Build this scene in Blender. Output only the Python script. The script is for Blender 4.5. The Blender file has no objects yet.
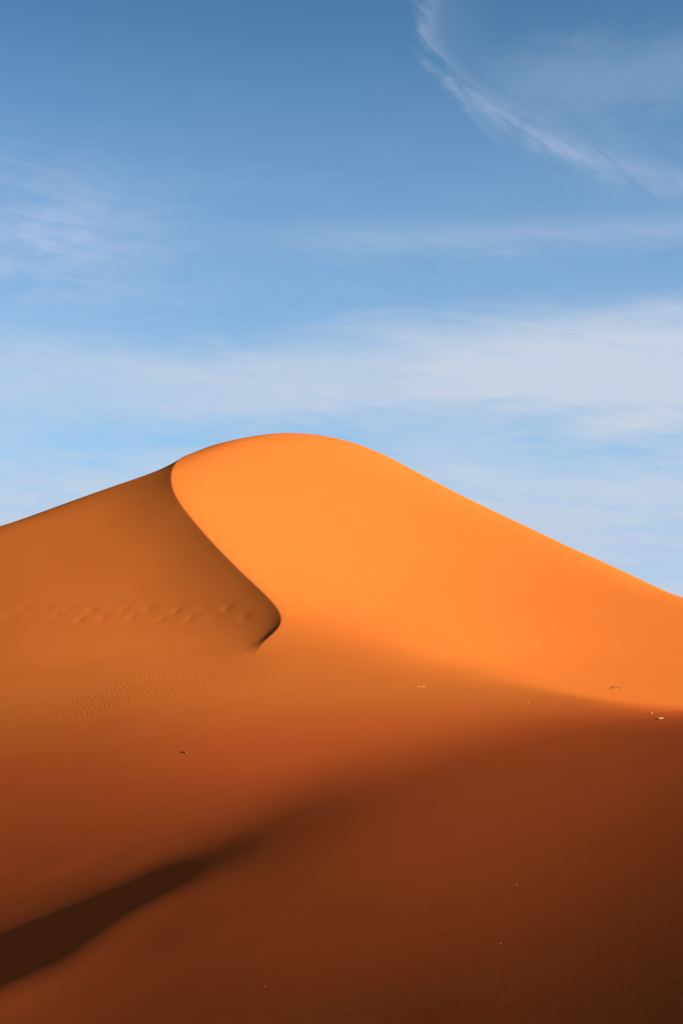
import bpy, math, random
import numpy as np
from mathutils import Vector, Matrix

C = bpy.context.scene.collection
SC = bpy.context.scene
R = math.radians
rng = np.random.default_rng(11)
random.seed(5)

# ------------------------------------------------------------------ the dunes' height field
# Spline heights over a fan of ground lines that runs out from the viewpoint; one of the fan's
# lines follows the sharp crest of the big dune, so the crest is a true crease in the sand.
HEIGHTS = (
    '-62989 -62645 -62302 -61958 -61616 -61274 -60932 -60591 -60251 -59911 -59572 -59233 -58895 -58557 -58220 -57883 -57547 -57211 -56875 -56540 -56206 -55'
    '871 -55537 -55204 -54871 -54538 -54206 -53874 -53542 -53211 -52880 -52550 -52220 -51890 -51561 -51231 -50903 -50574 -50246 -49918 -49591 -49264 -48937'
    ' -48610 -48284 -47958 -47632 -47306 -46981 -46656 -46331 -46006 -45682 -45357 -45033 -44709 -44385 -44062 -43738 -43415 -43091 -42768 -42445 -42123 -4'
    '1800 -41477 -41155 -40833 -40510 -40188 -39866 -39543 -39220 -38897 -38573 -38249 -37924 -37600 -37275 -36951 -36627 -36303 -35980 -35658 -35335 -3501'
    '3 -34690 -34369 -34046 -33722 -33397 -33071 -32744 -32418 -32092 -31766 -31440 -31114 -30788 -30462 -30136 -29809 -29483 -29156 -28829 -28502 -28175 -'
    '27847 -27519 -27191 -26862 -26533 -26204 -25875 -25545 -25215 -24885 -24554 0 0 0;-63773 -63430 -63088 -62746 -62403 -62061 -61718 -61376 -61034 -6069'
    '1 -60349 -60007 -59665 -59324 -58982 -58641 -58299 -57958 -57618 -57277 -56937 -56597 -56257 -55917 -55578 -55239 -54900 -54562 -54224 -53886 -53548 -'
    '53211 -52874 -52537 -52200 -51864 -51528 -51192 -50857 -50522 -50187 -49852 -49518 -49184 -48850 -48517 -48183 -47850 -47518 -47185 -46853 -46521 -461'
    '89 -45857 -45526 -45195 -44864 -44533 -44202 -43872 -43541 -43211 -42881 -42551 -42221 -41892 -41562 -41233 -40903 -40574 -40245 -39916 -39587 -39259 '
    '-38931 -38603 -38275 -37947 -37619 -37291 -36963 -36635 -36306 -35978 -35649 -35320 -34991 -34662 -34332 -34004 -33675 -33347 -33019 -32691 -32362 -32'
    '034 -31705 -31376 -31047 -30718 -30389 -30059 -29730 -29400 -29070 -28741 -28411 -28081 -27751 -27421 -27091 -26761 -26431 -26101 -25771 -25441 -25111'
    ' -24781 0 0 0;-57213 -56905 -56597 -56289 -55981 -55673 -55365 -55057 -54749 -54442 -54134 -53827 -53519 -53212 -52904 -52597 -52290 -51983 -51676 -51'
    '369 -51062 -50756 -50449 -50143 -49836 -49530 -49224 -48918 -48613 -48307 -48002 -47697 -47392 -47087 -46783 -46478 -46174 -45870 -45566 -45263 -44960'
    ' -44656 -44354 -44051 -43748 -43446 -43144 -42842 -42541 -42240 -41939 -41638 -41337 -41037 -40737 -40437 -40137 -39838 -39539 -39240 -38941 -38643 -3'
    '8345 -38047 -37749 -37451 -37154 -36857 -36560 -36263 -35967 -35670 -35374 -35077 -34781 -34484 -34188 -33892 -33596 -33300 -33004 -32709 -32414 -3211'
    '9 -31825 -31531 -31237 -30943 -30649 -30354 -30060 -29765 -29470 -29175 -28880 -28586 -28291 -27997 -27703 -27408 -27114 -26820 -26525 -26231 -25937 -'
    '25643 -25348 -25054 -24760 -24466 -24171 -23877 -23583 -23288 -22994 -22700 -22405 -22111 0 0 0;-51481 -51200 -50920 -50640 -50360 -50080 -49800 -4952'
    '0 -49239 -48959 -48679 -48399 -48119 -47839 -47559 -47279 -46999 -46720 -46440 -46160 -45880 -45601 -45321 -45042 -44762 -44483 -44204 -43925 -43646 -'
    '43367 -43088 -42810 -42531 -42252 -41974 -41696 -41418 -41140 -40862 -40585 -40307 -40030 -39753 -39476 -39199 -38922 -38646 -38370 -38094 -37818 -375'
    '42 -37267 -36992 -36717 -36442 -36168 -35894 -35620 -35347 -35073 -34800 -34528 -34255 -33983 -33712 -33440 -33170 -32899 -32629 -32359 -32090 -31821 '
    '-31553 -31286 -31019 -30752 -30486 -30221 -29955 -29690 -29425 -29160 -28895 -28630 -28365 -28100 -27835 -27570 -27305 -27041 -26777 -26514 -26251 -25'
    '987 -25724 -25461 -25197 -24934 -24670 -24407 -24143 -23879 -23615 -23351 -23086 -22821 -22557 -22292 -22026 -21761 -21496 -21230 -20964 -20699 -20433'
    ' -20167 -19901 -19635 0 0 0;-46555 -46297 -46039 -45781 -45523 -45265 -45007 -44749 -44491 -44233 -43976 -43718 -43460 -43202 -42944 -42686 -42428 -42'
    '170 -41912 -41654 -41396 -41139 -40881 -40623 -40365 -40107 -39849 -39592 -39334 -39076 -38819 -38561 -38303 -38046 -37788 -37531 -37274 -37016 -36759'
    ' -36502 -36245 -35988 -35731 -35474 -35217 -34961 -34704 -34448 -34191 -33935 -33679 -33423 -33168 -32912 -32657 -32402 -32147 -31892 -31637 -31383 -3'
    '1129 -30875 -30622 -30368 -30115 -29862 -29610 -29358 -29106 -28854 -28602 -28350 -28099 -27848 -27596 -27345 -27095 -26845 -26596 -26348 -26101 -2585'
    '5 -25611 -25369 -25128 -24888 -24650 -24413 -24177 -23941 -23706 -23471 -23238 -23005 -22772 -22539 -22303 -22066 -21827 -21586 -21344 -21102 -20858 -'
    '20614 -20369 -20124 -19878 -19632 -19386 -19139 -18892 -18646 -18399 -18152 -17905 -17658 -17411 -17164 0 0 0;-42393 -42154 -41914 -41674 -41435 -4119'
    '5 -40955 -40716 -40476 -40236 -39996 -39756 -39517 -39277 -39037 -38797 -38557 -38317 -38077 -37837 -37597 -37357 -37117 -36877 -36637 -36397 -36156 -'
    '35916 -35676 -35436 -35195 -34955 -34715 -34474 -34234 -33993 -33753 -33512 -33272 -33031 -32791 -32550 -32309 -32069 -31828 -31588 -31347 -31107 -308'
    '67 -30626 -30386 -30146 -29906 -29666 -29426 -29186 -28947 -28707 -28468 -28229 -27990 -27752 -27513 -27275 -27038 -26801 -26564 -26327 -26091 -25856 '
    '-25622 -25389 -25156 -24925 -24695 -24466 -24238 -24009 -23782 -23554 -23325 -23096 -22866 -22634 -22402 -22168 -21932 -21695 -21457 -21219 -20980 -20'
    '740 -20499 -20259 -20018 -19778 -19539 -19302 -19066 -18830 -18595 -18361 -18128 -17894 -17661 -17428 -17195 -16963 -16730 -16498 -16265 -16032 -15800'
    ' -15567 -15334 -15101 -14869 -14636 0 0 0;-38973 -38748 -38524 -38299 -38074 -37849 -37625 -37400 -37175 -36950 -36725 -36500 -36275 -36051 -35826 -35'
    '600 -35375 -35150 -34925 -34700 -34475 -34249 -34024 -33799 -33573 -33348 -33122 -32897 -32671 -32446 -32220 -31995 -31769 -31543 -31318 -31092 -30866'
    ' -30641 -30415 -30189 -29964 -29738 -29512 -29286 -29061 -28835 -28609 -28383 -28158 -27932 -27706 -27480 -27254 -27028 -26803 -26577 -26351 -26125 -2'
    '5900 -25674 -25449 -25224 -24999 -24774 -24549 -24325 -24101 -23877 -23654 -23430 -23206 -22982 -22758 -22534 -22308 -22083 -21856 -21628 -21399 -2116'
    '9 -20938 -20706 -20474 -20241 -20008 -19775 -19542 -19310 -19077 -18845 -18613 -18381 -18149 -17918 -17688 -17459 -17229 -17000 -16771 -16542 -16313 -'
    '16084 -15856 -15628 -15400 -15172 -14944 -14717 -14490 -14263 -14036 -13810 -13583 -13357 -13130 -12904 -12678 -12451 0 0 0;-36181 -35969 -35756 -3554'
    '4 -35331 -35119 -34906 -34694 -34481 -34269 -34056 -33843 -33631 -33418 -33205 -32992 -32780 -32567 -32354 -32141 -31927 -31714 -31501 -31287 -31074 -'
    '30860 -30647 -30433 -30219 -30005 -29791 -29577 -29363 -29149 -28934 -28720 -28505 -28291 -28076 -27861 -27646 -27432 -27217 -27002 -26787 -26572 -263'
    '57 -26143 -25928 -25713 -25499 -25284 -25070 -24856 -24641 -24427 -24213 -23998 -23784 -23569 -23354 -23138 -22921 -22703 -22484 -22264 -22042 -21819 '
    '-21595 -21369 -21143 -20917 -20692 -20467 -20243 -20021 -19798 -19576 -19354 -19132 -18910 -18689 -18468 -18247 -18025 -17804 -17581 -17359 -17136 -16'
    '912 -16688 -16463 -16239 -16015 -15791 -15568 -15346 -15124 -14902 -14681 -14460 -14239 -14019 -13798 -13578 -13358 -13139 -12919 -12699 -12480 -12261'
    ' -12042 -11822 -11603 -11384 -11165 -10946 -10727 0 0 0;-33996 -33793 -33591 -33389 -33187 -32984 -32782 -32580 -32377 -32175 -31972 -31769 -31567 -31'
    '364 -31161 -30958 -30755 -30552 -30349 -30146 -29942 -29738 -29535 -29331 -29127 -28923 -28718 -28514 -28309 -28105 -27900 -27694 -27489 -27283 -27078'
    ' -26872 -26666 -26459 -26253 -26046 -25839 -25631 -25424 -25216 -25007 -24798 -24589 -24380 -24170 -23960 -23750 -23539 -23328 -23117 -22906 -22695 -2'
    '2484 -22272 -22059 -21846 -21631 -21416 -21199 -20982 -20763 -20544 -20324 -20105 -19886 -19668 -19451 -19236 -19022 -18809 -18598 -18387 -18177 -1796'
    '6 -17756 -17545 -17334 -17122 -16910 -16697 -16483 -16269 -16055 -15841 -15626 -15411 -15196 -14981 -14766 -14552 -14338 -14125 -13911 -13698 -13485 -'
    '13272 -13060 -12847 -12635 -12423 -12211 -11999 -11787 -11575 -11363 -11152 -10940 -10729 -10518 -10306 -10095 -9884 -9673 -9461 0 0 0;-32267 -32073 -'
    '31878 -31684 -31490 -31296 -31102 -30907 -30713 -30519 -30324 -30130 -29935 -29740 -29546 -29351 -29156 -28960 -28765 -28570 -28374 -28178 -27982 -277'
    '85 -27589 -27392 -27195 -26997 -26799 -26601 -26403 -26204 -26005 -25805 -25605 -25405 -25204 -25002 -24800 -24598 -24395 -24192 -23988 -23784 -23579 '
    '-23373 -23167 -22961 -22755 -22548 -22341 -22134 -21927 -21720 -21512 -21305 -21097 -20890 -20682 -20474 -20265 -20056 -19848 -19639 -19432 -19225 -19'
    '019 -18813 -18607 -18402 -18197 -17992 -17789 -17585 -17382 -17179 -16977 -16774 -16571 -16368 -16164 -15960 -15756 -15552 -15347 -15142 -14936 -14730'
    ' -14524 -14317 -14110 -13903 -13695 -13488 -13281 -13074 -12868 -12662 -12455 -12249 -12044 -11838 -11632 -11427 -11221 -11016 -10810 -10605 -10400 -1'
    '0195 -9990 -9785 -9580 -9375 -9170 -8966 -8761 -8556 0 0 0;-30928 -30741 -30553 -30366 -30179 -29992 -29804 -29617 -29429 -29242 -29054 -28867 -28679 '
    '-28491 -28303 -28114 -27926 -27737 -27548 -27359 -27170 -26981 -26791 -26601 -26410 -26219 -26028 -25837 -25645 -25452 -25259 -25066 -24872 -24677 -24'
    '482 -24287 -24090 -23894 -23696 -23497 -23298 -23099 -22899 -22698 -22497 -22296 -22095 -21893 -21691 -21489 -21286 -21083 -20880 -20677 -20474 -20272'
    ' -20069 -19868 -19666 -19466 -19266 -19066 -18866 -18667 -18467 -18268 -18069 -17870 -17672 -17474 -17276 -17079 -16883 -16687 -16492 -16297 -16102 -1'
    '5907 -15712 -15516 -15321 -15125 -14928 -14730 -14532 -14334 -14135 -13936 -13736 -13536 -13335 -13134 -12932 -12732 -12531 -12330 -12130 -11930 -1173'
    '0 -11530 -11330 -11131 -10931 -10731 -10532 -10333 -10134 -9934 -9735 -9536 -9337 -9138 -8939 -8740 -8541 -8342 -8144 -7945 0 0 0;-29915 -29734 -29552'
    ' -29370 -29188 -29007 -28825 -28643 -28461 -28279 -28097 -27915 -27732 -27550 -27367 -27185 -27002 -26819 -26635 -26452 -26268 -26084 -25900 -25716 -2'
    '5531 -25346 -25161 -24975 -24789 -24602 -24416 -24229 -24042 -23854 -23665 -23475 -23284 -23091 -22898 -22705 -22510 -22316 -22120 -21924 -21728 -2153'
    '1 -21333 -21135 -20937 -20738 -20539 -20340 -20142 -19944 -19748 -19552 -19357 -19162 -18968 -18773 -18579 -18385 -18191 -17998 -17805 -17612 -17420 -'
    '17228 -17036 -16844 -16653 -16462 -16271 -16081 -15890 -15700 -15510 -15319 -15129 -14938 -14747 -14555 -14363 -14171 -13978 -13784 -13590 -13395 -132'
    '00 -13004 -12807 -12610 -12413 -12216 -12019 -11822 -11625 -11429 -11232 -11036 -10840 -10643 -10447 -10251 -10055 -9859 -9663 -9468 -9272 -9076 -8881'
    ' -8685 -8490 -8294 -8099 -7903 -7708 -7512 0 0 0;-29162 -28985 -28807 -28630 -28453 -28275 -28098 -27920 -27743 -27566 -27388 -27211 -27033 -26856 -26'
    '679 -26501 -26323 -26146 -25968 -25791 -25613 -25435 -25257 -25080 -24902 -24724 -24546 -24368 -24190 -24012 -23833 -23653 -23471 -23289 -23104 -22919'
    ' -22733 -22545 -22356 -22166 -21975 -21782 -21589 -21395 -21201 -21007 -20811 -20616 -20420 -20224 -20029 -19834 -19640 -19446 -19253 -19060 -18868 -1'
    '8676 -18484 -18292 -18101 -17910 -17720 -17529 -17339 -17149 -16960 -16770 -16581 -16392 -16203 -16014 -15826 -15638 -15450 -15263 -15075 -14887 -1469'
    '9 -14510 -14322 -14132 -13942 -13752 -13561 -13369 -13176 -12983 -12789 -12594 -12399 -12203 -12008 -11812 -11616 -11421 -11226 -11031 -10836 -10641 -'
    '10447 -10252 -10057 -9863 -9669 -9474 -9280 -9086 -8891 -8697 -8503 -8309 -8115 -7920 -7726 -7532 -7338 -7144 0 0 0;-28672 -28497 -28322 -28147 -27971'
    ' -27796 -27621 -27446 -27270 -27095 -26920 -26744 -26569 -26393 -26218 -26043 -25867 -25692 -25516 -25341 -25166 -24990 -24815 -24640 -24464 -24289 -2'
    '4114 -23939 -23763 -23585 -23406 -23226 -23045 -22861 -22676 -22490 -22302 -22112 -21922 -21731 -21540 -21349 -21157 -20964 -20771 -20576 -20381 -2018'
    '6 -19991 -19796 -19601 -19406 -19212 -19018 -18825 -18632 -18440 -18249 -18058 -17868 -17679 -17489 -17300 -17112 -16923 -16735 -16547 -16360 -16172 -'
    '15984 -15797 -15609 -15421 -15233 -15045 -14857 -14668 -14480 -14291 -14101 -13912 -13721 -13531 -13339 -13147 -12955 -12761 -12567 -12373 -12177 -119'
    '81 -11785 -11588 -11392 -11195 -10999 -10803 -10607 -10411 -10215 -10019 -9823 -9628 -9432 -9236 -9041 -8845 -8650 -8454 -8259 -8064 -7869 -7674 -7479'
    ' -7284 -7089 -6894 -6699 0 0 0;-28297 -28120 -27944 -27768 -27592 -27416 -27240 -27064 -26888 -26712 -26536 -26360 -26184 -26008 -25831 -25655 -25479 '
    '-25303 -25127 -24951 -24775 -24599 -24422 -24246 -24069 -23893 -23716 -23539 -23361 -23183 -23003 -22822 -22640 -22458 -22274 -22089 -21902 -21715 -21'
    '525 -21333 -21138 -20942 -20745 -20546 -20347 -20148 -19949 -19751 -19552 -19354 -19156 -18959 -18762 -18566 -18371 -18177 -17984 -17791 -17599 -17407'
    ' -17215 -17023 -16831 -16639 -16447 -16256 -16063 -15871 -15678 -15484 -15290 -15096 -14903 -14709 -14516 -14324 -14131 -13938 -13746 -13553 -13359 -1'
    '3166 -12972 -12777 -12582 -12386 -12189 -11991 -11793 -11593 -11393 -11191 -10989 -10788 -10587 -10386 -10185 -9985 -9786 -9587 -9388 -9189 -8991 -879'
    '3 -8595 -8397 -8199 -8001 -7804 -7606 -7409 -7211 -7013 -6816 -6618 -6421 -6223 -6026 0 0 0;-27917 -27735 -27554 -27373 -27192 -27011 -26829 -26648 -2'
    '6467 -26286 -26105 -25924 -25743 -25562 -25381 -25200 -25019 -24839 -24658 -24477 -24297 -24116 -23936 -23755 -23575 -23395 -23215 -23034 -22852 -2266'
    '8 -22482 -22294 -22103 -21908 -21711 -21512 -21310 -21105 -20900 -20696 -20494 -20291 -20089 -19887 -19684 -19481 -19277 -19072 -18867 -18662 -18456 -'
    '18251 -18046 -17841 -17638 -17435 -17234 -17034 -16835 -16637 -16440 -16244 -16048 -15852 -15656 -15460 -15264 -15068 -14873 -14677 -14480 -14284 -140'
    '88 -13892 -13696 -13501 -13305 -13108 -12911 -12713 -12515 -12317 -12117 -11917 -11716 -11515 -11313 -11110 -10907 -10703 -10497 -10292 -10086 -9880 -'
    '9676 -9472 -9269 -9066 -8862 -8658 -8454 -8250 -8046 -7842 -7637 -7433 -7228 -7024 -6820 -6615 -6411 -6207 -6002 -5798 -5594 -5390 -5186 -4982 0 0 0;-'
    '27368 -27176 -26984 -26792 -26600 -26408 -26216 -26024 -25832 -25640 -25449 -25257 -25065 -24874 -24682 -24490 -24298 -24107 -23915 -23723 -23531 -233'
    '38 -23146 -22954 -22761 -22568 -22374 -22181 -21986 -21790 -21593 -21395 -21196 -20996 -20795 -20593 -20389 -20185 -19979 -19770 -19558 -19345 -19131 '
    '-18915 -18699 -18485 -18271 -18059 -17846 -17634 -17423 -17212 -17003 -16797 -16592 -16388 -16184 -15981 -15777 -15574 -15370 -15166 -14960 -14755 -14'
    '550 -14345 -14140 -13934 -13729 -13523 -13318 -13112 -12907 -12703 -12499 -12295 -12091 -11886 -11681 -11476 -11271 -11065 -10859 -10652 -10444 -10235'
    ' -10025 -9813 -9601 -9387 -9172 -8956 -8739 -8521 -8303 -8083 -7864 -7644 -7426 -7208 -6990 -6773 -6557 -6341 -6126 -5911 -5697 -5483 -5269 -5056 -484'
    '2 -4630 -4417 -4205 -3992 -3780 -3568 -3356 0 0 0;-26605 -26386 -26167 -25948 -25729 -25511 -25293 -25076 -24860 -24644 -24430 -24216 -24004 -23793 -2'
    '3583 -23374 -23167 -22961 -22756 -22552 -22350 -22148 -21947 -21747 -21548 -21349 -21150 -20950 -20748 -20544 -20336 -20125 -19912 -19696 -19477 -1925'
    '5 -19031 -18804 -18577 -18355 -18136 -17919 -17702 -17486 -17268 -17047 -16823 -16598 -16372 -16144 -15916 -15689 -15461 -15233 -15005 -14778 -14552 -'
    '14327 -14101 -13876 -13651 -13426 -13202 -12977 -12754 -12532 -12311 -12093 -11876 -11661 -11447 -11235 -11024 -10813 -10602 -10391 -10178 -9963 -9747'
    ' -9529 -9310 -9090 -8868 -8646 -8423 -8199 -7975 -7750 -7525 -7299 -7071 -6842 -6612 -6385 -6160 -5939 -5720 -5501 -5283 -5065 -4848 -4631 -4414 -4198'
    ' -3983 -3768 -3554 -3340 -3127 -2914 -2702 -2490 -2279 -2068 -1857 -1647 -1437 -1226 0 0 0;-26336 -26059 -25781 -25504 -25225 -24947 -24667 -24387 -24'
    '106 -23824 -23542 -23259 -22976 -22692 -22409 -22126 -21844 -21564 -21286 -21010 -20737 -20468 -20203 -19943 -19690 -19441 -19201 -18969 -18745 -18530'
    ' -18319 -18109 -17897 -17683 -17468 -17253 -17036 -16818 -16593 -16358 -16113 -15862 -15606 -15344 -15080 -14820 -14564 -14311 -14058 -13808 -13559 -1'
    '3312 -13070 -12832 -12598 -12366 -12135 -11904 -11674 -11443 -11213 -10982 -10753 -10524 -10297 -10073 -9851 -9631 -9412 -9195 -8978 -8762 -8545 -8327'
    ' -8109 -7890 -7670 -7449 -7229 -7009 -6789 -6570 -6352 -6135 -5918 -5702 -5487 -5271 -5055 -4839 -4624 -4410 -4195 -3980 -3763 -3544 -3325 -3108 -2895'
    ' -2686 -2480 -2277 -2077 -1880 -1685 -1493 -1303 -1114 -928 -742 -558 -375 -193 -11 170 351 532 712 0 0 0;-26492 -26212 -25931 -25650 -25369 -25087 -2'
    '4804 -24520 -24234 -23947 -23657 -23364 -23069 -22770 -22468 -22161 -21850 -21534 -21212 -20886 -20554 -20217 -19875 -19528 -19178 -18827 -18471 -1811'
    '0 -17745 -17377 -17004 -16628 -16250 -15875 -15503 -15150 -14822 -14513 -14227 -13966 -13723 -13492 -13266 -13050 -12837 -12617 -12390 -12161 -11932 -'
    '11701 -11469 -11234 -10996 -10750 -10502 -10254 -10007 -9764 -9523 -9284 -9047 -8813 -8582 -8353 -8127 -7903 -7682 -7462 -7244 -7027 -6811 -6597 -6384'
    ' -6173 -5964 -5758 -5554 -5352 -5151 -4951 -4751 -4551 -4350 -4148 -3947 -3745 -3545 -3345 -3145 -2943 -2736 -2529 -2321 -2116 -1922 -1739 -1569 -1407'
    ' -1252 -1102 -957 -816 -678 -542 -408 -277 -146 -16 112 240 368 496 623 750 877 1004 1131 1259 0 0 0;-25328 -25067 -24806 -24545 -24285 -24026 -23768 '
    '-23511 -23256 -23003 -22751 -22500 -22251 -22003 -21756 -21509 -21262 -21014 -20764 -20511 -20253 -19988 -19714 -19427 -19122 -18797 -18457 -18107 -17'
    '747 -17377 -17012 -16651 -16295 -15943 -15594 -15241 -14879 -14513 -14140 -13763 -13382 -13005 -12637 -12276 -11924 -11590 -11274 -10968 -10672 -10379'
    ' -10088 -9803 -9527 -9271 -9023 -8778 -8535 -8292 -8051 -7813 -7578 -7347 -7121 -6900 -6683 -6471 -6263 -6057 -5853 -5650 -5450 -5252 -5057 -4865 -467'
    '6 -4489 -4303 -4119 -3934 -3750 -3566 -3382 -3200 -3018 -2837 -2658 -2481 -2305 -2131 -1964 -1814 -1674 -1548 -1451 -1372 -1305 -1240 -1170 -1097 -102'
    '1 -943 -864 -783 -702 -621 -539 -457 -376 -294 -213 -131 -50 31 112 192 273 353 434 0 0 0;-23043 -22759 -22474 -22189 -21903 -21617 -21330 -21041 -207'
    '52 -20461 -20168 -19873 -19576 -19276 -18974 -18669 -18362 -18052 -17739 -17424 -17107 -16789 -16471 -16154 -15842 -15535 -15231 -14930 -14634 -14343 '
    '-14052 -13762 -13473 -13184 -12896 -12611 -12334 -12067 -11816 -11572 -11334 -11098 -10861 -10626 -10391 -10157 -9924 -9689 -9453 -9218 -8984 -8752 -8'
    '520 -8282 -8044 -7807 -7574 -7344 -7118 -6893 -6673 -6456 -6244 -6036 -5832 -5633 -5437 -5242 -5049 -4856 -4664 -4474 -4285 -4099 -3913 -3730 -3549 -3'
    '369 -3192 -3018 -2846 -2677 -2511 -2349 -2191 -2038 -1892 -1757 -1638 -1534 -1443 -1375 -1346 -1322 -1293 -1260 -1225 -1192 -1160 -1128 -1097 -1065 -1'
    '032 -999 -965 -931 -896 -861 -825 -788 -751 -714 -676 -639 -601 -563 -525 -486 0 0 0;-20892 -20608 -20324 -20040 -19756 -19471 -19185 -18899 -18612 -1'
    '8324 -18036 -17747 -17457 -17167 -16877 -16587 -16297 -16007 -15719 -15432 -15147 -14864 -14583 -14307 -14034 -13764 -13501 -13243 -12991 -12744 -1250'
    '0 -12258 -12019 -11782 -11549 -11317 -11086 -10853 -10614 -10374 -10132 -9891 -9653 -9416 -9181 -8948 -8717 -8489 -8266 -8045 -7826 -7607 -7388 -7173 '
    '-6958 -6744 -6531 -6319 -6107 -5898 -5692 -5493 -5299 -5107 -4918 -4733 -4551 -4371 -4195 -4022 -3851 -3683 -3516 -3351 -3188 -3025 -2865 -2707 -2553 '
    '-2403 -2257 -2114 -1977 -1844 -1718 -1601 -1492 -1395 -1308 -1238 -1205 -1209 -1222 -1234 -1245 -1256 -1263 -1268 -1269 -1268 -1265 -1260 -1254 -1248 '
    '-1240 -1232 -1223 -1213 -1203 -1193 -1182 -1172 -1160 -1149 -1138 -1126 -1114 -1103 0 0 0;-19280 -19009 -18738 -18467 -18196 -17924 -17653 -17382 -171'
    '10 -16838 -16567 -16295 -16024 -15753 -15483 -15213 -14944 -14676 -14409 -14143 -13879 -13617 -13357 -13099 -12844 -12591 -12340 -12091 -11842 -11594 '
    '-11346 -11098 -10849 -10597 -10345 -10095 -9847 -9605 -9369 -9137 -8908 -8681 -8455 -8231 -8010 -7793 -7581 -7373 -7167 -6965 -6767 -6573 -6381 -6192 '
    '-6005 -5820 -5637 -5456 -5277 -5099 -4923 -4750 -4580 -4412 -4248 -4086 -3928 -3772 -3618 -3466 -3314 -3164 -3015 -2866 -2718 -2573 -2430 -2291 -2156 '
    '-2026 -1899 -1776 -1656 -1542 -1434 -1336 -1250 -1177 -1127 -1113 -1125 -1142 -1165 -1190 -1212 -1233 -1252 -1271 -1288 -1304 -1318 -1331 -1343 -1353 '
    '-1363 -1371 -1379 -1386 -1392 -1398 -1404 -1409 -1414 -1418 -1423 -1428 -1433 -1437 0 0 0;-18038 -17779 -17520 -17261 -17002 -16743 -16484 -16225 -159'
    '66 -15707 -15449 -15190 -14932 -14674 -14416 -14159 -13902 -13645 -13389 -13133 -12877 -12622 -12367 -12113 -11859 -11604 -11351 -11099 -10848 -10599 '
    '-10353 -10110 -9869 -9629 -9393 -9159 -8927 -8698 -8469 -8244 -8022 -7803 -7587 -7374 -7165 -6960 -6757 -6559 -6365 -6174 -5988 -5806 -5628 -5456 -528'
    '8 -5125 -4963 -4802 -4642 -4483 -4327 -4172 -4021 -3872 -3725 -3580 -3436 -3293 -3152 -3011 -2871 -2732 -2594 -2458 -2325 -2194 -2066 -1942 -1822 -170'
    '4 -1591 -1481 -1377 -1281 -1193 -1115 -1053 -1013 -1004 -1017 -1042 -1077 -1113 -1149 -1183 -1215 -1245 -1273 -1300 -1324 -1348 -1370 -1391 -1411 -143'
    '0 -1448 -1466 -1483 -1499 -1515 -1530 -1545 -1560 -1574 -1589 -1603 -1617 -1631 0 0 0;-17024 -16774 -16525 -16275 -16025 -15776 -15526 -15277 -15027 -'
    '14778 -14529 -14280 -14031 -13782 -13533 -13285 -13036 -12788 -12540 -12291 -12043 -11795 -11547 -11298 -11049 -10801 -10553 -10307 -10062 -9819 -9579'
    ' -9339 -9101 -8864 -8628 -8394 -8162 -7933 -7709 -7488 -7271 -7058 -6849 -6643 -6443 -6247 -6055 -5868 -5684 -5506 -5334 -5167 -5006 -4850 -4699 -4550'
    ' -4403 -4257 -4111 -3965 -3821 -3679 -3539 -3401 -3265 -3131 -2999 -2867 -2737 -2608 -2480 -2353 -2229 -2107 -1987 -1871 -1757 -1647 -1540 -1437 -1338'
    ' -1243 -1155 -1074 -1002 -945 -910 -904 -919 -949 -986 -1025 -1067 -1108 -1148 -1187 -1225 -1261 -1295 -1328 -1360 -1390 -1419 -1446 -1473 -1498 -1523'
    ' -1546 -1569 -1592 -1613 -1634 -1655 -1676 -1696 -1717 -1737 -1758 0 0 0;-16137 -15895 -15653 -15410 -15168 -14926 -14685 -14443 -14201 -13959 -13718 '
    '-13476 -13235 -12993 -12752 -12510 -12269 -12027 -11786 -11544 -11302 -11060 -10818 -10575 -10332 -10087 -9844 -9601 -9359 -9119 -8881 -8645 -8411 -81'
    '78 -7947 -7718 -7493 -7270 -7052 -6838 -6628 -6422 -6221 -6026 -5835 -5650 -5470 -5296 -5126 -4961 -4800 -4643 -4490 -4342 -4198 -4058 -3918 -3780 -36'
    '42 -3506 -3372 -3241 -3113 -2987 -2863 -2741 -2620 -2500 -2381 -2263 -2147 -2032 -1920 -1811 -1705 -1600 -1499 -1401 -1305 -1213 -1126 -1044 -968 -901'
    ' -846 -806 -793 -807 -839 -880 -926 -976 -1025 -1074 -1122 -1168 -1212 -1254 -1295 -1334 -1371 -1407 -1442 -1476 -1508 -1539 -1569 -1598 -1626 -1654 -'
    '1681 -1706 -1732 -1757 -1781 -1805 -1828 -1852 0 0 0;-15323 -15087 -14852 -14617 -14381 -14146 -13911 -13675 -13440 -13205 -12970 -12734 -12499 -12264'
    ' -12029 -11793 -11558 -11322 -11086 -10849 -10613 -10375 -10138 -9899 -9659 -9419 -9180 -8941 -8704 -8469 -8237 -8007 -7779 -7552 -7327 -7104 -6884 -6'
    '668 -6457 -6251 -6050 -5853 -5661 -5473 -5291 -5115 -4944 -4779 -4618 -4461 -4308 -4159 -4014 -3873 -3737 -3603 -3472 -3343 -3215 -3089 -2966 -2845 -2'
    '727 -2611 -2498 -2386 -2277 -2169 -2062 -1956 -1852 -1749 -1648 -1551 -1456 -1362 -1270 -1181 -1096 -1013 -935 -861 -791 -724 -665 -648 -679 -733 -789'
    ' -846 -903 -957 -1011 -1063 -1113 -1161 -1208 -1253 -1298 -1341 -1383 -1424 -1463 -1502 -1539 -1575 -1610 -1645 -1678 -1710 -1742 -1772 -1802 -1831 -1'
    '860 -1888 -1915 -1943 0 0 0;-14555 -14326 -14096 -13867 -13638 -13408 -13179 -12950 -12720 -12491 -12262 -12032 -11803 -11573 -11343 -11113 -10883 -10'
    '653 -10422 -10190 -9959 -9726 -9493 -9260 -9025 -8790 -8556 -8322 -8090 -7860 -7633 -7408 -7186 -6965 -6747 -6531 -6317 -6108 -5904 -5704 -5511 -5321 '
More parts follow.
